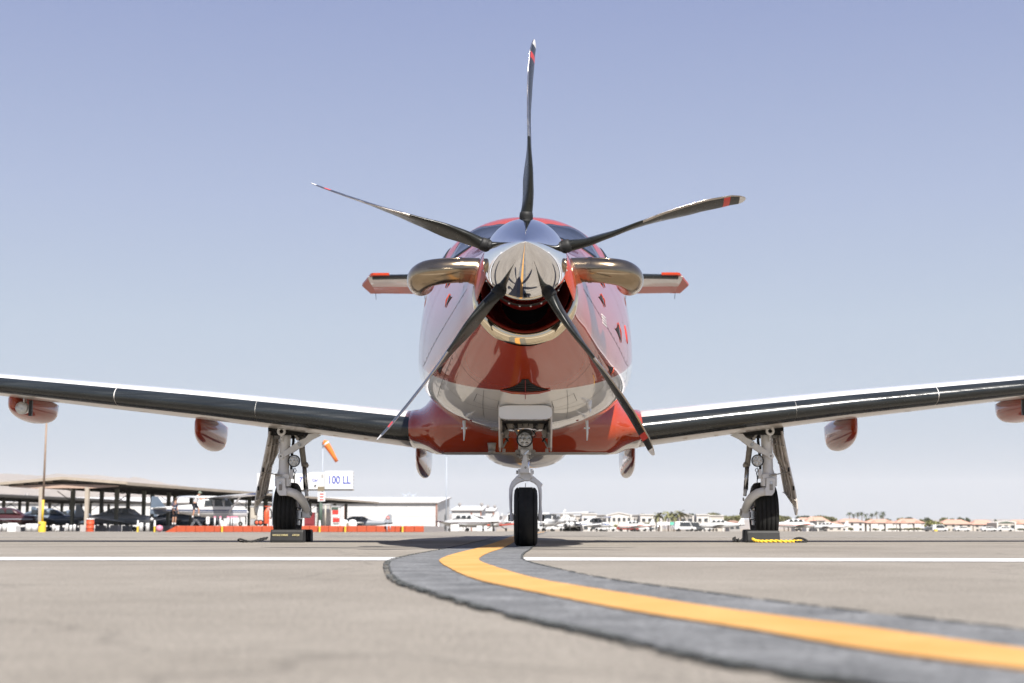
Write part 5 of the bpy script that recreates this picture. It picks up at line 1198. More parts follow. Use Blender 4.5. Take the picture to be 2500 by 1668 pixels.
# ---- light aircraft
def section(hw, zb, zt, n=16, e=2.4):
    zc = (zb + zt) / 2; h = (zt - zb) / 2; return [(hw * math.copysign(abs(math.cos(q)) ** (2 / e), math.cos(q)), zc + h * math.copysign(abs(math.sin(q)) ** (2 / e), math.sin(q))) for q in [2 * math.pi * k / n for k in range(n)]]
def light_plane(kind, u, Y, head, body, trim, label, z=None, group='light aircraft parked on the field', wingm=None, glass='window_dark', cowl=False):
    wingm = wingm or body; Z = gz(Y) if z is None else z
    t = empty('light_aircraft', (AX(u, Y), Y, Z), label, 'aircraft', R(head), group)
    hi = kind == 'high'
    if hi: F = [(2.35, .30, .78, 1.20), (2.25, .42, .66, 1.33), (1.5, .50, .60, 1.45), (1.15, .52, .58, 1.50), (.75, .54, .56, 1.98), (-.2, .54, .58, 2.02), (-1.3, .48, .66, 1.90), (-1.9, .38, .76, 1.55), (-3.5, .2, .98, 1.40), (-5.1, .06, 1.12, 1.30)]
    else: F = [(2.55, .28, .70, 1.12), (2.45, .42, .60, 1.22), (1.6, .52, .52, 1.32), (.6, .58, .48, 1.42), (-.8, .56, .52, 1.46), (-2.0, .40, .62, 1.40), (-3.6, .2, .82, 1.22), (-4.6, .05, .92, 1.08)]
    m_ = MB(); m_.loft([[Vector((x, a, b)) for a, b in section(hw, zb, zt)] for x, hw, zb, zt in F]); m_.build('fuselage', body, t)
    for k, (za, zb2) in enumerate(((.98, 1.03), (1.08, 1.18)) if hi else ((.92, 1.0),)):
        m_ = MB(); 
        for s in (-1, 1):
            A = []
            for x, hw, zb, zt in F[1:]:
                sl = (x + 5.1) / 7.5 * 0; zc = (zb + zt) / 2; h = (zt - zb) / 2
                def hy(z): return hw * max(.05, 1 - abs((z - zc) / h) ** 2.4) ** (1 / 2.4) + .006 if abs(z - zc) < h else hw * .3
                A += [(x, s * hy(za), za), (x, s * hy(zb2), zb2)]
            n = len(F) - 1; m_.add(A, [(2 * i, 2 * i + 1, 2 * i + 3, 2 * i + 2) for i in range(n - 1)])
        m_.build('side_stripe', trim, t)
    # cabin glazing
    if hi:
        for s in (-1, 1):
            for (xa2, xb2, z0, z1) in ((.35, .95, 1.42, 1.86), (-.45, .25, 1.42, 1.90), (-1.25, -.55, 1.45, 1.84)):
                m_ = MB(); m_.prism([(xa2, z0), (xb2, z0), (xb2 - .12, z1), (xa2 + .05, z1)], s * .535, s * .550); m_.build('window', glass, t)
        m_ = MB(); m_.add([(1.20, -.42, 1.47), (1.20, .42, 1.47), (.78, .40, 1.97), (.78, -.40, 1.97), (1.1, -.47, 1.45), (1.1, .47, 1.45)], [(0, 1, 2, 3), (4, 0, 3), (1, 5, 2)]); m_.build('windscreen', glass, t)
    else:
        C = [(1.35, .42, 1.28, 1.36), (.85, .46, 1.3, 1.72), (.3, .48, 1.3, 1.86), (-.8, .46, 1.3, 1.84), (-1.7, .34, 1.3, 1.5), (-2.1, .2, 1.25, 1.35)]
        m_ = MB(); m_.loft([[Vector((x, a, b)) for a, b in section(hw, zb, zt, e=2.8)] for x, hw, zb, zt in C]); m_.build('cabin_roof', body, t)
        for s in (-1, 1):
            for (xa2, xb2) in ((.25, .85), (-.5, .15), (-1.15, -.6)):
                m_ = MB(); m_.prism([(xa2, 1.42), (xb2, 1.42), (xb2 - .14, 1.74), (xa2 + .03, 1.76)], s * .455, s * .490); m_.build('window', glass, t)
    # wings
    zw, xl, ch, sp, dih = (2.03, .75, 1.55, 5.45, .03) if hi else (.62, 1.0, 1.55, 4.7, .09)
    for s in (-1, 1):
        def ws(y, c, x0): 
            up, lo = naca(.13, .02, .38, 8); pts = up[::-1] + lo[1:]; return [Vector((x0 - q[0] * c, s * y, zw + abs(y) * dih + q[1] * c)) for q in pts]
        m_ = MB(); m_.loft([ws(0, ch, xl), ws(sp * .5, ch, xl), ws(sp * .96, ch * .78, xl - .12), ws(sp, ch * .45, xl - .35)]); m_.build('wing', wingm, t)
        m_ = MB(); m_.loft([[v + Vector((0, 0, 0)) for v in ws(sp * .90, ch * .80, xl - .09)], ws(sp * .97, ch * .77, xl - .12), ws(sp * 1.004, ch * .46, xl - .35)]); m_.v = [(v[0] * 1.0 + .004, v[1] * 1.001, v[2] + .004) for v in m_.v]; m_.build('wing_tip', 'plane_white' if body != 'plane_white' else trim, t)
        if hi: m_ = MB(); m_.bar((.55, s * .5, .72), (.45, s * 2.6, zw + .02), .13, .035, up=(0, 0, 1)); m_.build('wing_strut', body, t)
        m_ = MB(); x0 = -4.0 if hi else -3.6; zt_ = 1.28 if hi else 1.08; up, lo = naca(.09, .0001, .4, 6); pts = up[::-1] + lo[1:]
        m_.loft([[Vector((x0 - q[0] * c, s * y, zt_ + q[1] * c)) for q in pts] for y, c in ((0, 1.0), (1.5, .75), (1.65, .5))]); m_.build('tailplane', body, t)
        m_ = MB(); y = s * 1.15; xg = -.25 if hi else .3
        m_.tube([(xg, s * .4, .7), (xg, y, .2)], .05, 8); m_.build('gear_leg', body, t)
        m_ = MB(); m_.lathe([(-.07, .08), (-.08, .17), (-.04, .2), (.04, .2), (.08, .17), (.07, .08)], (xg, 0, .2), 'Y', 16); m_.v = [(v[0], v[1] + y, v[2]) for v in m_.v]; m_.build('tyre', 'tyre', t)
    x0 = -3.7 if hi else -3.3; zt_ = 2.65 if hi else 2.15; m_ = MB(); pr = [(x0, 1.3), (x0 - .9, zt_), (x0 - 1.35, zt_), (x0 - 1.45, 1.1), (x0 - .6, 1.0)] if hi else [(x0 - .1, 1.15), (x0 - .75, zt_), (x0 - 1.15, zt_), (x0 - 1.25, 1.0), (x0 - .4, .95)]
    m_.prism(pr, -.045, .045); m_.build('tail_fin', body, t, bev=.03)
    xn = 1.9; m_ = MB(); m_.tube([(xn, 0, .7), (xn + .08, 0, .2)], .04, 8); m_.build('nose_leg', 'steel', t)
    m_ = MB(); m_.lathe([(-.06, .07), (-.07, .14), (-.03, .17), (.03, .17), (.07, .14), (.06, .07)], (xn + .08, 0, .17), 'Y', 16); m_.build('nose_tyre', 'tyre', t)
    xs0 = F[0][0]; zc = (F[0][2] + F[0][3]) / 2 + .04
    m_ = MB(); m_.lathe([(0, .15), (.08, .145), (.2, .09), (.28, .02), (.285, 0)], (xs0, 0, zc), 'X', 16); m_.build('spinner', 'plane_white', t)
    m_ = MB(); m_.prism([(-.02, .0), (.02, 0), (.03, .5), (.0, .92), (-.02, .92), (-.05, .5)], -.06, .05); m_.v = [(xs0 + .06 + v[0] * .6, v[1] * 1.0, zc + v[2]) for v in m_.v]; n0 = len(m_.v); m_.add([(v[0], v[1], 2 * zc - v[2]) for v in m_.v[:n0]], [list(f) for f in m_.f[:8]]); m_.build('propeller_blades', 'blade_black', t)
    return t
cess = light_plane('high', 532, 93, 40, 'plane_white', 'plane_navy', 'white high-wing plane with blue stripes on the fuel island, person climbing on it', z=ZI, glass='window_dark'); cess.scale = (.9, .9, .9)
[setattr(c_.data.materials.__class__, '_', 0) if False else c_.data.materials.__setitem__(0, M['plane_dark']) for c_ in cess.children if c_.name.startswith('tail_fin')]
for c_ in cess.children:
    if c_.name.startswith('tail_fin'): c_.scale.z = .78
light_plane('low', 305, 112, -20, 'plane_grey', 'plane_dark', 'grey low-wing plane with white wing tip under the tan-fronted canopy')
light_plane('low', 192, 124, -14, 'plane_dark', 'plane_blue', 'dark blue-grey low-wing plane left of the grey one under the canopy')
light_plane('low', 120, 116, 8, 'plane_dark', 'plane_grey', 'dark low-wing plane between the yellow pole and the left edge')
light_plane('low', 20, 112, -8, 'plane_maroon', 'plane_grey', 'maroon low-wing plane at the far left edge')
light_plane('low', 425, 128, -160, 'plane_dark', 'plane_grey', 'dark plane with its raked tail towards the standing person')
light_plane('low', 872, 178, 195, 'plane_grey', 'plane_dark', 'small grey plane in shade at the far end of the canopy')
light_plane('low', 478, 150, 20, 'plane_dark', 'plane_grey', 'dark plane deep under the canopy behind the high-wing plane')
light_plane('low', 1213, 165, 262, 'plane_white', 'stripe_red', 'white low-wing plane with red-orange wings spread towards the left of the nose wheel', wingm='stripe_red')
light_plane('low', 1135, 160, 150, 'plane_white', 'plane_maroon', 'white plane with maroon stripe before the smaller hangar')
light_plane('high', 1345, 170, 248, 'plane_white', 'plane_grey', 'white high-wing plane just right of the nose wheel')
light_plane('low', 1395, 200, 262, 'plane_white', 'plane_grey', 'white low-wing plane second to the right of the nose wheel')
light_plane('high', 1452, 230, 20, 'plane_white', 'plane_blue', 'white plane left of the gabled white building')
light_plane('low', 1540, 260, 200, 'plane_white', 'stripe_red', 'white plane with red stripe before the white buildings')
light_plane('low', 1745, 230, 185, 'plane_white', 'plane_grey', 'white plane just left of the right main gear')
light_plane('low', 1938, 215, 4, 'plane_white', 'stripe_red', 'white low-wing plane with swept tail right of the right main gear')
light_plane('low', 2010, 300, 170, 'plane_white', 'plane_grey', 'white plane before the small beige tower house')
light_plane('high', 1170, 210, 165, 'plane_white', 'plane_grey', 'white high-wing plane in front of the hangar gables')
# domed white cover with a shaded open side
Y = 200; t = thing_at('aircraft_shelter', 1422, Y, gz(Y), 'white rounded canvas shelter with shaded open side right of the nose wheel', 'shelter')
m_ = MB(); rg = []
for i in range(13):
    a = math.pi * i / 12; rg.append([Vector((-1.5 + 1.5 * math.cos(a) * 1.0, y, 1.55 * math.sin(a) ** .7 + .05)) for y in (-1.6, 1.6)])
m_.loft(rg, closed=False, caps=False); sh = m_.build('canvas', 'sign_white', t); sh.modifiers.new('cloth', 'SOLIDIFY').thickness = .05
m_ = MB(); m_.box((-1.5, .9, .5), (2.2, .1, 1.0)); m_.build('shade_panel', 'steel_dark', t)  # dark sheet put in as the shade of the open side

# ---- people
def skinned(name, J, E_, m, parent, sub=2):
    me = bpy.data.meshes.new(name); me.from_pydata([j[:3] for j in J], E_, []); o = bpy.data.objects.new(name, me); COL.objects.link(o); o.parent = parent
    me.materials.append(M[m]); md = o.modifiers.new('skin', 'SKIN'); md.use_smooth_shade = True
    for i, j in enumerate(J):
        r = j[3]; sv = me.skin_vertices[0].data[i]; sv.radius = (r, r * (j[4] if len(j) > 4 else 1)); sv.use_root = (i == 0)
    s_ = o.modifiers.new('sub', 'SUBSURF'); s_.levels = sub; s_.render_levels = sub
    return o
def person(u, Y, z, rz, P, shirt, cap, label, shoes='shorts_dark'):
    """P: joint dictionary (x right of the figure's facing axis is +y ; x forward)"""
    t = empty('person', (AX(u, Y), Y, z), label, 'person', R(rz))
    g = P
    order = ['pelvis', 'waist', 'chest', 'neck', 'head', 'crown', 'shL', 'elL', 'wrL', 'haL', 'shR', 'elR', 'wrR', 'haR', 'hiL', 'knL', 'anL', 'toL', 'hiR', 'knR', 'anR', 'toR']
    rad = dict(pelvis=.135, waist=.12, chest=.135, neck=.055, head=.085, crown=.07, shL=.055, elL=.042, wrL=.03, haL=.035, shR=.055, elR=.042, wrR=.03, haR=.035, hiL=.09, knL=.058, anL=.038, toL=.035, hiR=.09, knR=.058, anR=.038, toR=.035)
    J = [tuple(g[k]) + (rad[k],) for k in order]; ix = {k: i for i, k in enumerate(order)}
    E_ = [(ix[a], ix[b]) for a, b in (('pelvis', 'waist'), ('waist', 'chest'), ('chest', 'neck'), ('neck', 'head'), ('head', 'crown'), ('chest', 'shL'), ('shL', 'elL'), ('elL', 'wrL'), ('wrL', 'haL'), ('chest', 'shR'), ('shR', 'elR'), ('elR', 'wrR'), ('wrR', 'haR'), ('pelvis', 'hiL'), ('hiL', 'knL'), ('knL', 'anL'), ('anL', 'toL'), ('pelvis', 'hiR'), ('hiR', 'knR'), ('knR', 'anR'), ('anR', 'toR'))]
    skinned('body', J, E_, 'skin', t)
    V = lambda k: Vector(g[k])
    L = [(V('pelvis'), .155), (V('waist'), .145), (V('chest'), .160), (V('neck').lerp(V('chest'), .45), .07), (V('shL'), .08), (V('shL').lerp(V('elL'), .65), .065), (V('shR'), .08), (V('shR').lerp(V('elR'), .65), .065)]
    skinned('shirt', [tuple(v) + (r,) for v, r in L], [(0, 1), (1, 2), (2, 3), (2, 4), (4, 5), (2, 6), (6, 7)], shirt, t)
    L = [(V('pelvis') + Vector((0, 0, .02)), .158), (V('hiL'), .115), (V('hiL').lerp(V('knL'), .85), .085), (V('hiR'), .115), (V('hiR').lerp(V('knR'), .85), .085)]
    skinned('shorts', [tuple(v) + (r,) for v, r in L], [(0, 1), (1, 2), (0, 3), (3, 4)], 'shorts_dark', t)
    h = V('head').lerp(V('crown'), .6); m_ = MB(); m_.ball(tuple(h + Vector((-.015, 0, .015))), .108, 8, sc_=(1, .85, 1)); m_.build('cap' if cap else 'hair', 'cap_grey' if cap else 'hair_brown', t)
    f = V('head') + Vector((.085, 0, .01)); m_ = MB(); m_.ball(tuple(f), .018, 4); m_.build('nose', 'skin', t)
    if cap: m_ = MB(); m_.box(tuple(h + Vector((.12, 0, .0))), (.10, .12, .015)); m_.build('cap_brim', 'cap_grey', t)
    for s in 'LR':
        a = V('an' + s); b = V('to' + s); m_ = MB(); m_.tube([a + Vector((-.05, 0, -.03)), a.lerp(b, .5) + Vector((0, 0, -.01)), b + Vector((.03, 0, 0))], [.05, .05, .035], 10); m_.build('shoe', shoes, t)
        m_ = MB(); m_.tube([a + Vector((0, 0, .0)), a.lerp(V('kn' + s), .3)], [.046, .05], 10); m_.build('sock', 'sock_white', t)
        for k in range(4):
            m_ = MB(); w0 = V('ha' + s); d = (V('ha' + s) - V('wr' + s)).normalized(); m_.tube([w0 + Vector((0, (k - 1.5) * .016, 0)), w0 + d * .05 + Vector((0, (k - 1.5) * .018, 0)), w0 + d * (.08 - .008 * abs(k - 1.5)) + Vector((0.008, (k - 1.5) * .018, -.01))], [.010, .009, .007], 6); m_.build('finger', 'skin', t)
    return t
stand = dict(pelvis=(0, 0, .95), waist=(.0, 0, 1.10), chest=(.03, 0, 1.32), neck=(.05, 0, 1.50), head=(.10, 0, 1.60), crown=(.11, 0, 1.70), shL=(.03, .18, 1.42), elL=(.02, .24, 1.14), wrL=(.10, .22, .92), haL=(.13, .22, .85),
             shR=(.03, -.18, 1.42), elR=(.0, -.24, 1.14), wrR=(.08, -.23, .90), haR=(.10, -.22, .82), hiL=(0, .10, .88), knL=(.03, .11, .48), anL=(-.02, .11, .09), toL=(.12, .12, .04), hiR=(0, -.10, .88), knR=(.02, -.11, .48), anR=(-.03, -.11, .09), toR=(.11, -.12, .04))
person(430, 90, ZI, -25, stand, 'shirt_navy', False, 'person in navy shirt and dark shorts standing at the left end of the fuel island')
climb = dict(pelvis=(0, 0, .98), waist=(.05, 0, 1.12), chest=(.14, 0, 1.33), neck=(.22, 0, 1.49), head=(.29, 0, 1.58), crown=(.32, 0, 1.68), shL=(.17, .18, 1.41), elL=(.38, .20, 1.26), wrL=(.62, .14, 1.34), haL=(.70, .12, 1.36),
             shR=(.17, -.18, 1.41), elR=(.40, -.22, 1.22), wrR=(.62, -.16, 1.31), haR=(.70, -.14, 1.33), hiL=(0, .10, .91), knL=(.26, .11, .62), anL=(.24, .11, .20), toL=(.38, .12, .15), hiR=(-.02, -.10, .90), knR=(-.02, -.12, .48), anR=(-.10, -.12, .09), toR=(.03, -.13, .02))
person(479, 90.2, AZ(1268, 90.2), 5, climb, 'shirt_white', True, 'person in white shirt, dark shorts and cap climbing up beside the high-wing plane')
t = thing_at('step_ladder', 483, 90.4, ZI, 'short folding ladder under the climbing person', 'ladder')
hl = AZ(1268, 90.2) - ZI
for s in (-1, 1):
    m_ = MB(); m_.bar((-.28, s * .2, 0), (-.02, s * .2, hl), .04, .04); m_.build('rail', 'steel', t); m_ = MB(); m_.bar((.34, s * .2, 0), (.04, s * .2, hl), .04, .04); m_.build('rail', 'steel', t)
for k in (.45, .95): m_ = MB(); m_.box((-.28 + .26 * k, 0, hl * k), (.14, .40, .03)); m_.build('step', 'steel', t)

# ---- white commercial buildings, houses, trees far to the right
def block(u0, u1, v0, Y, m, label, floors=2, gable=False, nw=None, cols=True, name='commercial_building', depth=14, cat='building'):
    x0, x1 = AX(u0, Y), AX(u1, Y); z0 = gz(Y); w_ = x1 - x0; h_ = AZ(v0, Y) - z0; t = empty(name, ((x0 + x1) / 2, Y, z0), label, cat)
    a = w_ / 2
    if gable: pr = [(-a, -1), (a, -1), (a, h_ * .86), (0, h_), (-a, h_ * .86)]
    else: pr = [(-a, -1), (a, -1), (a, h_), (-a, h_)]
    m_ = MB(); m_.prism(pr, 0, depth); m_.build('wall', m, t)
    m_ = MB()
    if gable: m_.bar((-a - .3, -.1, h_ * .86 + .1), (0, -.1, h_ + .1), .35, .5); m_.bar((a + .3, -.1, h_ * .86 + .1), (0, -.1, h_ + .1), .35, .5)
    else: m_.box((0, 0, h_ + .12), (w_ + .5, .8, .35))
    m_.build('parapet', 'stucco_white' if m != 'stucco_grey' else 'stucco_grey', t)
    nw = nw or max(2, int(w_ / 2.6)); fh = h_ * (.86 if gable else .92) / floors
    for f in range(floors):
        for k in range(nw):
            x = -a + w_ * (k + .5) / nw; m_ = MB(); z = fh * (f + .52); m_.box((x, -.03, z), (w_ / nw * .56, .10, fh * .42)); wn = m_.build('window', 'window_dark', t)
            m_ = MB(); m_.box((x, -.07, z - fh * .24), (w_ / nw * .64, .14, .12)); m_.build('window_sill', m, wn)
    if cols:
        for x in (-a + .3, a - .3): m_ = MB(); m_.box((x, -.25, h_ * .45), (.6, .4, h_ * .9)); m_.build('pilaster', 'stucco_white', t)
    return t
YB = 600
block(1368, 1398, 1258, YB + 8, 'stucco_grey', 'grey flat-roofed office block, leftmost of the far buildings')
block(1399, 1419, 1260, YB + 12, 'stucco', 'beige low office block between the grey block and the first white block')
block(1420, 1455, 1256, YB, 'stucco_white', 'white flat-roofed block left of the gabled one')
block(1456, 1478, 1259, YB + 10, 'stucco_grey', 'recessed grey link left of the gabled white building')
block(1479, 1540, 1253, YB, 'stucco_white', 'white two-storey building with shallow gable, centre of the far row', gable=True, nw=5)
block(1541, 1560, 1259, YB + 10, 'stucco_grey', 'recessed grey link right of the gabled white building')
block(1561, 1592, 1258, YB, 'stucco_white', 'white flat-roofed block right of the gabled one')
block(1593, 1612, 1260, YB + 10, 'stucco_grey', 'grey link behind the palms')
block(1655, 1690, 1256, YB, 'stucco_grey', 'grey gabled building behind the palms', gable=True)
block(1697, 1727, 1258, YB, 'stucco_white', 'white two-storey block left of the right main gear')
block(1728, 1762, 1260, YB + 4, 'stucco', 'beige flat building beside the right main gear', floors=1)
def house(u0, u1, v_eave, v_ridge, Y, roof, wall, label, floors=2, front_gables=0):
    x0, x1 = AX(u0, Y), AX(u1, Y); z0 = gz(Y); w_ = x1 - x0; a = w_ / 2; he = AZ(v_eave, Y) - z0; hr = AZ(v_ridge, Y) - z0; D = 11
    t = empty('house', ((x0 + x1) / 2, Y, z0), label, 'house')
    m_ = MB(); m_.box((0, D / 2, he / 2 - .5), (w_, D, he + 1)); m_.build('wall', wall, t)
    m_ = MB(); o = .6; q = min(a * .5, 3.5)
    m_.add([(-a - o, -o, he), (a + o, -o, he), (a + o, D + o, he), (-a - o, D + o, he), (-a + q, D / 2, hr), (a - q, D / 2, hr)], [(0, 1, 5, 4), (1, 2, 5), (2, 3, 4, 5), (3, 0, 4), (3, 2, 1, 0)]); rf = m_.build('roof', roof, t)
    for g_ in range(front_gables):
        x = -a + w_ * (g_ + .5) / front_gables; m_ = MB(); m_.add([(x - 2, -1.2, he - .2), (x + 2, -1.2, he - .2), (x, -1.2, he + 1.1), (x - 2, 2, he - .2), (x + 2, 2, he - .2), (x, 2.5, he + 1.1)], [(0, 1, 2), (1, 4, 5, 2), (3, 0, 2, 5)]); m_.build('dormer', roof, rf)
        m_ = MB(); m_.box((x, -.6, he * .5 - .3), (3.4, 1.2, he - .4)); m_.build('porch', wall, t)
    nw = max(2, int(w_ / 3)); fh = he / floors
    for f in range(floors):
        for k in range(nw):
            x = -a + w_ * (k + .5) / nw; m_ = MB(); m_.box((x, -.04 - (1.2 if front_gables else 0) * 0, fh * (f + .55)), (1.2, .12, fh * .42)); m_.build('window', 'window_dark', t)
    return t
YH = 680
house(1935, 2008, 1274, 1264, YH, 'tile_pink', 'stucco', 'beige house with pink tiled roof, first right of the right main gear', 2)
house(1962, 2020, 1276, 1262, YH - 30, 'tile_pink', 'stucco_white', 'pale house with pyramid pink roof behind the white tail plane', 2)
house(2012, 2050, 1282, 1275, YH - 90, 'tile_pink', 'stucco', 'low beige house with pink roof in front of the long row', 1)
house(2042, 2102, 1275, 1267, YH, 'tile_pink', 'stucco_white', 'white house with pink roof under the thin palms', 2)
house(2107, 2178, 1277, 1268, YH, 'tile_pink', 'stucco_white', 'long white house with pink roof, left half of the pair before the round bush', 2, 2)
house(2180, 2246, 1277, 1267, YH + 14, 'tile_pink', 'stucco_white', 'long white house with pink roof, right half of the pair before the round bush', 2, 2)
house(2288, 2362, 1280, 1269, YH, 'tile_pink', 'stucco', 'house with pink roof just right of the round bush', 2)
house(2364, 2420, 1281, 1270, YH + 5, 'tile_pink', 'stucco', 'house with pink roof between the round bush and the green gable', 2)
house(2452, 2530, 1279, 1270, YH + 10, 'tile_pink', 'stucco_white', 'white house with pink roof at the right edge', 2, 2)
t = block(2420, 2466, 1273, YH - 20, 'stucco', 'house with a dark green gable near the right edge', 1, gable=True, name='house', cat='house')
m_ = MB(); a = (AX(2466, YH - 20) - AX(2420, YH - 20)) / 2; h_ = AZ(1273, YH - 20) - gz(YH - 20); m_.prism([(-a * .9, h_ * .84), (a * .9, h_ * .84), (0, h_ * .98)], -.3, -.05); m_.build('gable_panel', 'gable_green', t)
block(1987, 2008, 1272, 560, 'stucco_grey', 'small grey-beige tower house behind the white planes', 2, name='house', cat='house', nw=1)
house(1776, 1802, 1277, 1271, 500, 'tile_brown', 'stucco_grey', 'small hut with brown hipped roof left of the right main wheel', 1)

rgt = random.Random(11)
def crown_mesh(seed, wx, hz, n, leaf, dens=.85, base=.25):
    rg_ = random.Random(seed); vs = []; fs = []
    lobes = [(rg_.uniform(-.55, .55), rg_.uniform(-.4, .4), rg_.uniform(-.15, .55), rg_.uniform(.34, .62)) for _ in range(9)]
    for i in range(n):
        lx, ly, lz, lr = rg_.choice(lobes); v = Vector((rg_.gauss(0, 1), rg_.gauss(0, 1), rg_.gauss(0, 1))).normalized() * lr * rg_.uniform(.55, 1.05)
        c = Vector(((lx + v.x) * wx / 2, (ly + v.y) * wx / 2, max(-.35, (lz + v.z) * .62) * hz * .5 + hz * .5))
        q = Matrix.Rotation(rg_.uniform(0, 6.28), 3, Vector((rg_.gauss(0, 1), rg_.gauss(0, 1), rg_.gauss(0, 1))).normalized()); s = leaf * rg_.uniform(.6, 1.5)
        b = len(vs); vs += [c + q @ Vector((-s, -s * .6, 0)), c + q @ Vector((s, -s * .6, 0)), c + q @ Vector((s * .7, s * .7, s * .2)), c + q @ Vector((-s * .7, s * .7, -.1 * s))]; fs.append((b, b + 1, b + 2, b + 3))
    return vs, fs
CM = {}
def tree(u, vtop, wpx, Y, m, label, cat='tree', group='trees and bushes along the far side', bush=False):
    x = AX(u, Y); z0 = gz(Y); h_ = AZ(vtop, Y) - z0; w_ = wpx * Y / 3472.0 * 1.15
    t = empty('bush' if bush else 'broadleaf_tree', (x, Y, z0), label, cat, 0, group)
    k = (rgt.randrange(4), m)
    if k not in CM:
        vs, fs = crown_mesh(k[0] + 5, 2.0, 1.0, 620, .085); CM[k] = MB().add(vs, fs).build('crown', m, None).data; bpy.data.objects.remove([o for o in COL.objects if o.data == CM[k]][0])
    c = bpy.data.objects.new('crown', CM[k]); COL.objects.link(c); c.parent = t
    ch = h_ * (1.0 if bush else .72); c.scale = (w_ / 2, w_ / 2, ch); c.location = (0, 0, h_ - ch * 1.0); c.rotation_euler = (0, 0, rgt.uniform(0, 6))
    m_ = MB(); m_.tube([(0, 0, -.3), (0, 0, h_ * .3), (.1, 0, h_ * .6)], [w_ * .03, w_ * .025, w_ * .01], 8)
    for q in range(4):
        an = q * 1.6 + .4; m_.tube([(0, 0, h_ * .32), (math.cos(an) * w_ * .22, math.sin(an) * w_ * .2, h_ * .62)], [w_ * .015, w_ * .006], 6)
    m_.build('trunk', 'bark', t)
TR = [(1338, 1250, 24, 'leaf_olive', 'olive tree top just right of the nose gear fork'), (1352, 1249, 10, 'leaf_dark', 'narrow dark tree beside the olive one right of the nose gear'), (1375, 1254, 20, 'leaf_dark', 'dark low tree above the grey office block'), (1388, 1252, 16, 'leaf_olive', 'olive tree behind the grey office block'),
      (1403, 1253, 14, 'leaf_olive', 'small olive tree behind the beige office block'), (1474, 1254, 16, 'leaf_dark', 'dark tree behind the link left of the gabled building'), (1563, 1250, 24, 'leaf_dark', 'dark tree behind the block right of the gabled building'),
      (1692, 1247, 30, 'leaf_dark', 'dark round tree behind the grey gabled building'), (1732, 1245, 34, 'leaf_olive', 'large olive tree above the white block left of the right main gear'), (1750, 1249, 18, 'leaf_dark', 'dark tree beside the large olive one'),
      (1772, 1253, 30, 'leaf_olive', 'olive tree left of the right main wheel'), (1796, 1254, 26, 'leaf_yellow', 'yellowish tree behind the small hut'), (1908, 1252, 34, 'leaf_olive', 'olive tree just right of the right main wheel'), (1952, 1253, 34, 'leaf_dark', 'dark wide tree below the right gear door tip'),
      (1918, 1262, 44, 'leaf_yellow', 'yellow-green shrubby tree behind the white swept tail'), (1990, 1254, 30, 'leaf_olive', 'olive tree over the pyramid pink roof'), (2016, 1254, 34, 'leaf_olive', 'wide olive tree right of the pyramid roof'), (2113, 1262, 22, 'leaf_olive', 'olive tree between the two white houses'),
      (2160, 1261, 18, 'leaf_dark', 'dark tree over the long pink roof, left'), (2187, 1258, 16, 'leaf_yellow', 'pointed yellow-green tree over the long pink roof'), (2208, 1259, 22, 'leaf_dark', 'dark round tree over the long pink roof, right'), (2240, 1262, 14, 'leaf_olive', 'small olive tree left of the round bush top'),
      (2254, 1260, 16, 'leaf_dark', 'dark tree just behind the round bush'), (2293, 1260, 22, 'leaf_olive', 'olive tree right of the round bush'), (2312, 1262, 14, 'leaf_olive', 'small olive tree over the pink roof right of the round bush'), (2329, 1257, 12, 'leaf_dark', 'tall dark tree, left of a cluster of three'), (2338, 1260, 14, 'leaf_dark', 'lower dark tree, middle of a cluster of three'), (2350, 1258, 12, 'leaf_dark', 'dark tree, right of a cluster of three'), (2418, 1263, 8, 'leaf_dark', 'small lone dark tree left of the green gable')]
for i, (u, v, w_, m, l) in enumerate(TR): tree(u, v, w_, 730 + (i % 3) * 12, m, l)
BU = [(2270, 1264, 46, 640, 'leaf_yellow', 'big round yellow-green bush-like tree between the pink-roofed houses'), (1502, 1278, 12, 430, 'leaf_yellow', 'green bush before the gabled white building'), (1580, 1272, 22, 430, 'leaf_olive', 'olive bush left of the palms'), (2128, 1288, 16, 440, 'leaf_olive', 'low olive bush, first left of the hedge'), (2146, 1291, 12, 436, 'leaf_dark', 'low dark bush, second in the roadside row'),
      (2168, 1287, 20, 440, 'leaf_olive', 'low olive bush, third in the roadside row'), (2186, 1288, 14, 436, 'leaf_dark', 'dark green bush left of the long hedge'), (2208, 1287, 26, 440, 'leaf_olive', 'left end of the low hedge'), (2230, 1286, 26, 438, 'leaf_olive', 'middle of the low hedge'), (2248, 1288, 16, 440, 'leaf_dark', 'right end of the low hedge'),
      (2303, 1290, 9, 420, 'leaf_olive', 'small bush right of the yellow object'), (2323, 1291, 8, 420, 'leaf_olive', 'brownish bush, second right of the yellow object'), (2345, 1290, 9, 420, 'leaf_olive', 'brownish bush, third right of the yellow object'), (2485, 1288, 28, 420, 'leaf_dark', 'dark green bush at the right edge'), (2068, 1286, 12, 440, 'leaf_olive', 'small bush before the white house'), (1650, 1284, 10, 430, 'leaf_dark', 'bush under the palms')]
for (u, v, w_, Y, m, l) in BU: tree(u, v, w_, Y, m, l, 'bush', 'low bushes along the far apron edge', True)
PM = None
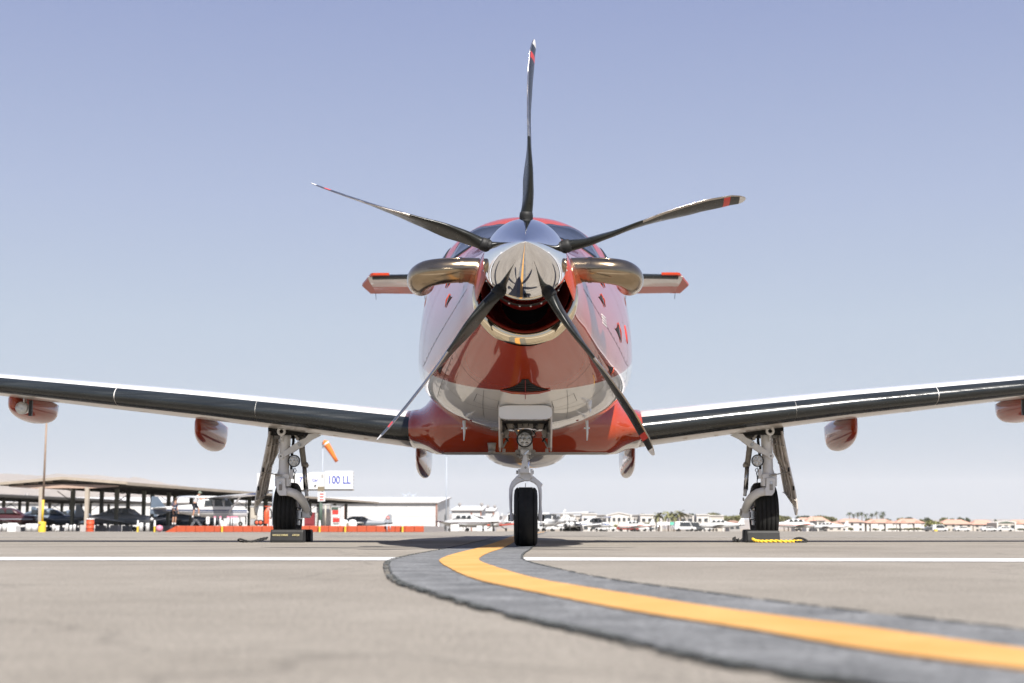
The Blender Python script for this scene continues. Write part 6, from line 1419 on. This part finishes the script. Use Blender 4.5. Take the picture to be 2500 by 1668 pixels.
def palm(u, vtop, Y, label, s=1.0):
    x = AX(u, Y); z0 = gz(Y); h_ = AZ(vtop, Y) - z0; t = empty('palm_tree', (x, Y, z0), label, 'palm', 0, 'palms on the skyline')
    m_ = MB(); m_.tube([(0, 0, 0), (.1, 0, h_ * .5), (0, 0, h_ - .5)], [.28, .22, .18], 8); m_.build('trunk', 'bark', t)
    m_ = MB(); rr = random.Random(int(u)); L = 1.9 * s
    for k in range(26):
        an = rr.uniform(0, 6.28); el = rr.uniform(-.7, 1.1); d = Vector((math.cos(an) * math.cos(el), math.sin(an) * math.cos(el), math.sin(el))); p = Vector((0, 0, h_ - .5)); sd_ = d.cross(Vector((0, 0, 1))).normalized() * .22 * s; A = []
        for q in range(5):
            f = q / 4; c = p + d * L * f + Vector((0, 0, -f * f * 1.0 * s)); w2 = (1 - abs(f - .45) * 1.3); A += [c + sd_ * w2, c - sd_ * w2 + Vector((0, 0, -.12 * s))]
        m_.add(A, [(2 * q, 2 * q + 1, 2 * q + 3, 2 * q + 2) for q in range(4)])
    m_.build('crown', 'leaf_dark' if s < 1.2 else 'leaf_olive', t)
for (u, v, l) in ((2066, 1251, 'leftmost thin palm above the white house'), (2076, 1255, 'second thin palm above the white house'), (2086, 1252, 'third thin palm above the white house'), (2096, 1251, 'fourth thin palm, dark-headed'), (2106, 1255, 'short fifth palm over the roofs'), (2120, 1254, 'palm left of the tallest palm'), (2132, 1250, 'tallest dark palm on the skyline'), (2148, 1250, 'palm with wide head right of the tallest'), (2143, 1257, 'short palm between the two tall ones')):
    palm(u, v, 800, l, 1.0)
for (u, v, l) in ((1605, 1257, 'left palm of the group by the green tent'), (1628, 1253, 'second palm of the group by the green tent'), (1642, 1257, 'third palm of the group by the green tent'), (1657, 1251, 'right palm of the group by the green tent')): palm(u, v, 560, l, 1.9)
# green and white marquee
Y = 330; t = thing_at('marquee', 1628, Y, gz(Y), 'long marquee roof, white with a green right half, below the palms', 'marquee')
zt = AZ(1275, Y) - gz(Y); ze = AZ(1282, Y) - gz(Y)
for (a, b, m) in ((-2.6, .3, 'sign_white'), (.3, 2.4, 'tent_green')):
    m_ = MB(); m_.add([(a, -1.5, ze), (b, -1.5, ze), (b, 1.5, ze), (a, 1.5, ze), (a + .2, 0, zt), (b - .1, 0, zt)], [(0, 1, 5, 4), (2, 3, 4, 5), (1, 2, 5), (3, 0, 4), (3, 2, 1, 0)]); m_.build('roof', m, t)
for x in (-2.5, -.8, .8, 2.3):
    for y in (-1.4, 1.4): m_ = MB(); m_.cyl((x, y, 0), (x, y, ze), .05, n=8); m_.build('pole', 'steel', t)
# far parked vehicles
def car(u, Y, m, label, rz=0, van=False):
    t = empty('parked_car', (AX(u, Y), Y, gz(Y)), label, 'van' if van else 'car', R(rz), 'vehicles parked on the far side'); h = 2.0 if van else 1.42
    pr = [(-2.3, .35), (2.25, .35), (2.3, .8), (1.5, .95), (.9, h), (-1.3 if not van else -2.2, h), (-2.1, .98 if not van else h - .2), (-2.32, .85)]
    m_ = MB(); m_.prism(pr, -.85, .85); m_.build('body', m, t, bev=.08)
    m_ = MB(); m_.prism([(-1.25, 1.0), (1.3, 1.0), (.82, h - .1), (-1.1, h - .1)], -.865, .865); m_.build('window', 'window_dark', t)
    for x in (-1.45, 1.4):
        for s in (-1, 1): m_ = MB(); m_.lathe([(-.1, 0), (-.1, .3), (.1, .3), (.1, 0)], (x, s * .78, .32), 'Y', 14); m_.build('wheel', 'tyre', t)
CARS = [(1330, 'car_white', 'white van nearest the nose wheel', 4, True), (1366, 'car_white', 'white car beside the plane right of the nose wheel', -8, False), (1480, 'car_white', 'white car left of the green bush', 3, False), (1530, 'car_red', 'red car before the gabled building', 0, False), (1556, 'car_white', 'white car right of the red one', 5, False), (1571, 'car_dark', 'dark car before the white block', -3, False),
        (1668, 'car_white', 'white van right of the marquee', 5, True), (1690, 'car_dark', 'dark van before the white block left of the right main gear', 0, True), (1713, 'car_white', 'white car before the white block', 0, False), (2264, 'car_dark', 'dark car below the round bush', 0, False), (2282, 'car_white', 'white van right of the dark car', 4, True), (2336, 'car_white', 'white car among the brownish bushes', 10, False), (2400, 'car_white', 'white car below the green gable, left', 8, False), (2440, 'car_white', 'white car below the green gable, right', -6, False)]
for i, (u, m, l, rz, v) in enumerate(CARS): car(u, 300 + (i % 3) * 15 if u < 1800 else 410, m, l, rz, v)
m_ = MB(); m_.prism([(-.5, 0), (.5, 0), (.35, .65), (-.35, .65)], -.4, .4); o = m_.build('equipment_cover', 'safety_yellow'); o.location = (AX(2273, 405), 405, gz(405)); tag(o, 'small yellow object by the white van below the round bush', 'equipment')

# low white service blocks along the hangars
for (u0, u1, v0, Y, l) in ((1102, 1122, 1281, 150, 'low white box before the smaller hangar'), (1165, 1178, 1284, 120, 'white crate left of the nose wheel'), (1183, 1190, 1284, 122, 'second white crate left of the nose wheel')):
    x0, x1 = AX(u0, Y), AX(u1, Y); m_ = MB(); h_ = AZ(v0, Y) - gz(Y); m_.box((0, 0, h_ / 2), (x1 - x0, 1.0, h_)); o = m_.build('crate', 'sign_white', bev=.04); o.location = ((x0 + x1) / 2, Y, gz(Y)); tag(o, l, 'crate', 'white boxes before the hangars')

# ---- hills
m_ = MB(); prof = [(-1500, 1150), (-900, 1145), (-400, 1152), (-150, 1150), (0, 1157), (60, 1160), (110, 1163), (150, 1160), (200, 1161), (245, 1162), (290, 1168), (330, 1167), (360, 1171), (400, 1180), (450, 1188), (520, 1200), (600, 1214), (700, 1228), (820, 1240), (1000, 1252), (1300, 1262), (1700, 1268), (2200, 1272), (2800, 1262), (3400, 1255)]
YM = 9500; A = []; rr = random.Random(5)
P2 = []
for (a, b) in zip(prof, prof[1:]):
    for k in range(6):
        f = k / 6; P2.append((a[0] + (b[0] - a[0]) * f, a[1] + (b[1] - a[1]) * f + rr.uniform(-1.4, 1.4)))
rows = []
for fy, fz in ((0, 0), (.25, .25), (.5, .55), (.75, .8), (1, 1), (1.5, .7)):
    rows.append([(AX(u, YM) , YM - 2500 + 2500 * fy + rr.uniform(-150, 150), gz(YM) + max(5, (AZ(v, YM) - gz(YM))) * fz * (1 + (rr.uniform(-.12, .12) if 0 < fz < 1 else 0))) for u, v in P2])
n = len(P2); vs = [p for r0 in rows for p in r0]
m_.add(vs, [(j * n + i, j * n + i + 1, (j + 1) * n + i + 1, (j + 1) * n + i) for j in range(len(rows) - 1) for i in range(n - 1)], 0, True)
o = m_.build('hills', 'hill_rock'); o['kind'] = 'structure'

# ---- haze
HZ = bpy.data.materials.new('haze_air'); HZ.use_nodes = True; ht = HZ.node_tree; ht.nodes.clear()
pv = ht.nodes.new('ShaderNodeVolumePrincipled'); pv.inputs['Color'].default_value = (.98, .985, 1, 1); pv.inputs['Density'].default_value = 5e-5; pv.inputs['Anisotropy'].default_value = 0
ho = ht.nodes.new('ShaderNodeOutputMaterial'); ht.links.new(pv.outputs[0], ho.inputs['Volume'])
M['haze'] = HZ
m_ = MB(); m_.box((0, 5900, 198), (23000, 12600, 404)); o = m_.build('haze', 'haze'); o['kind'] = 'stuff'
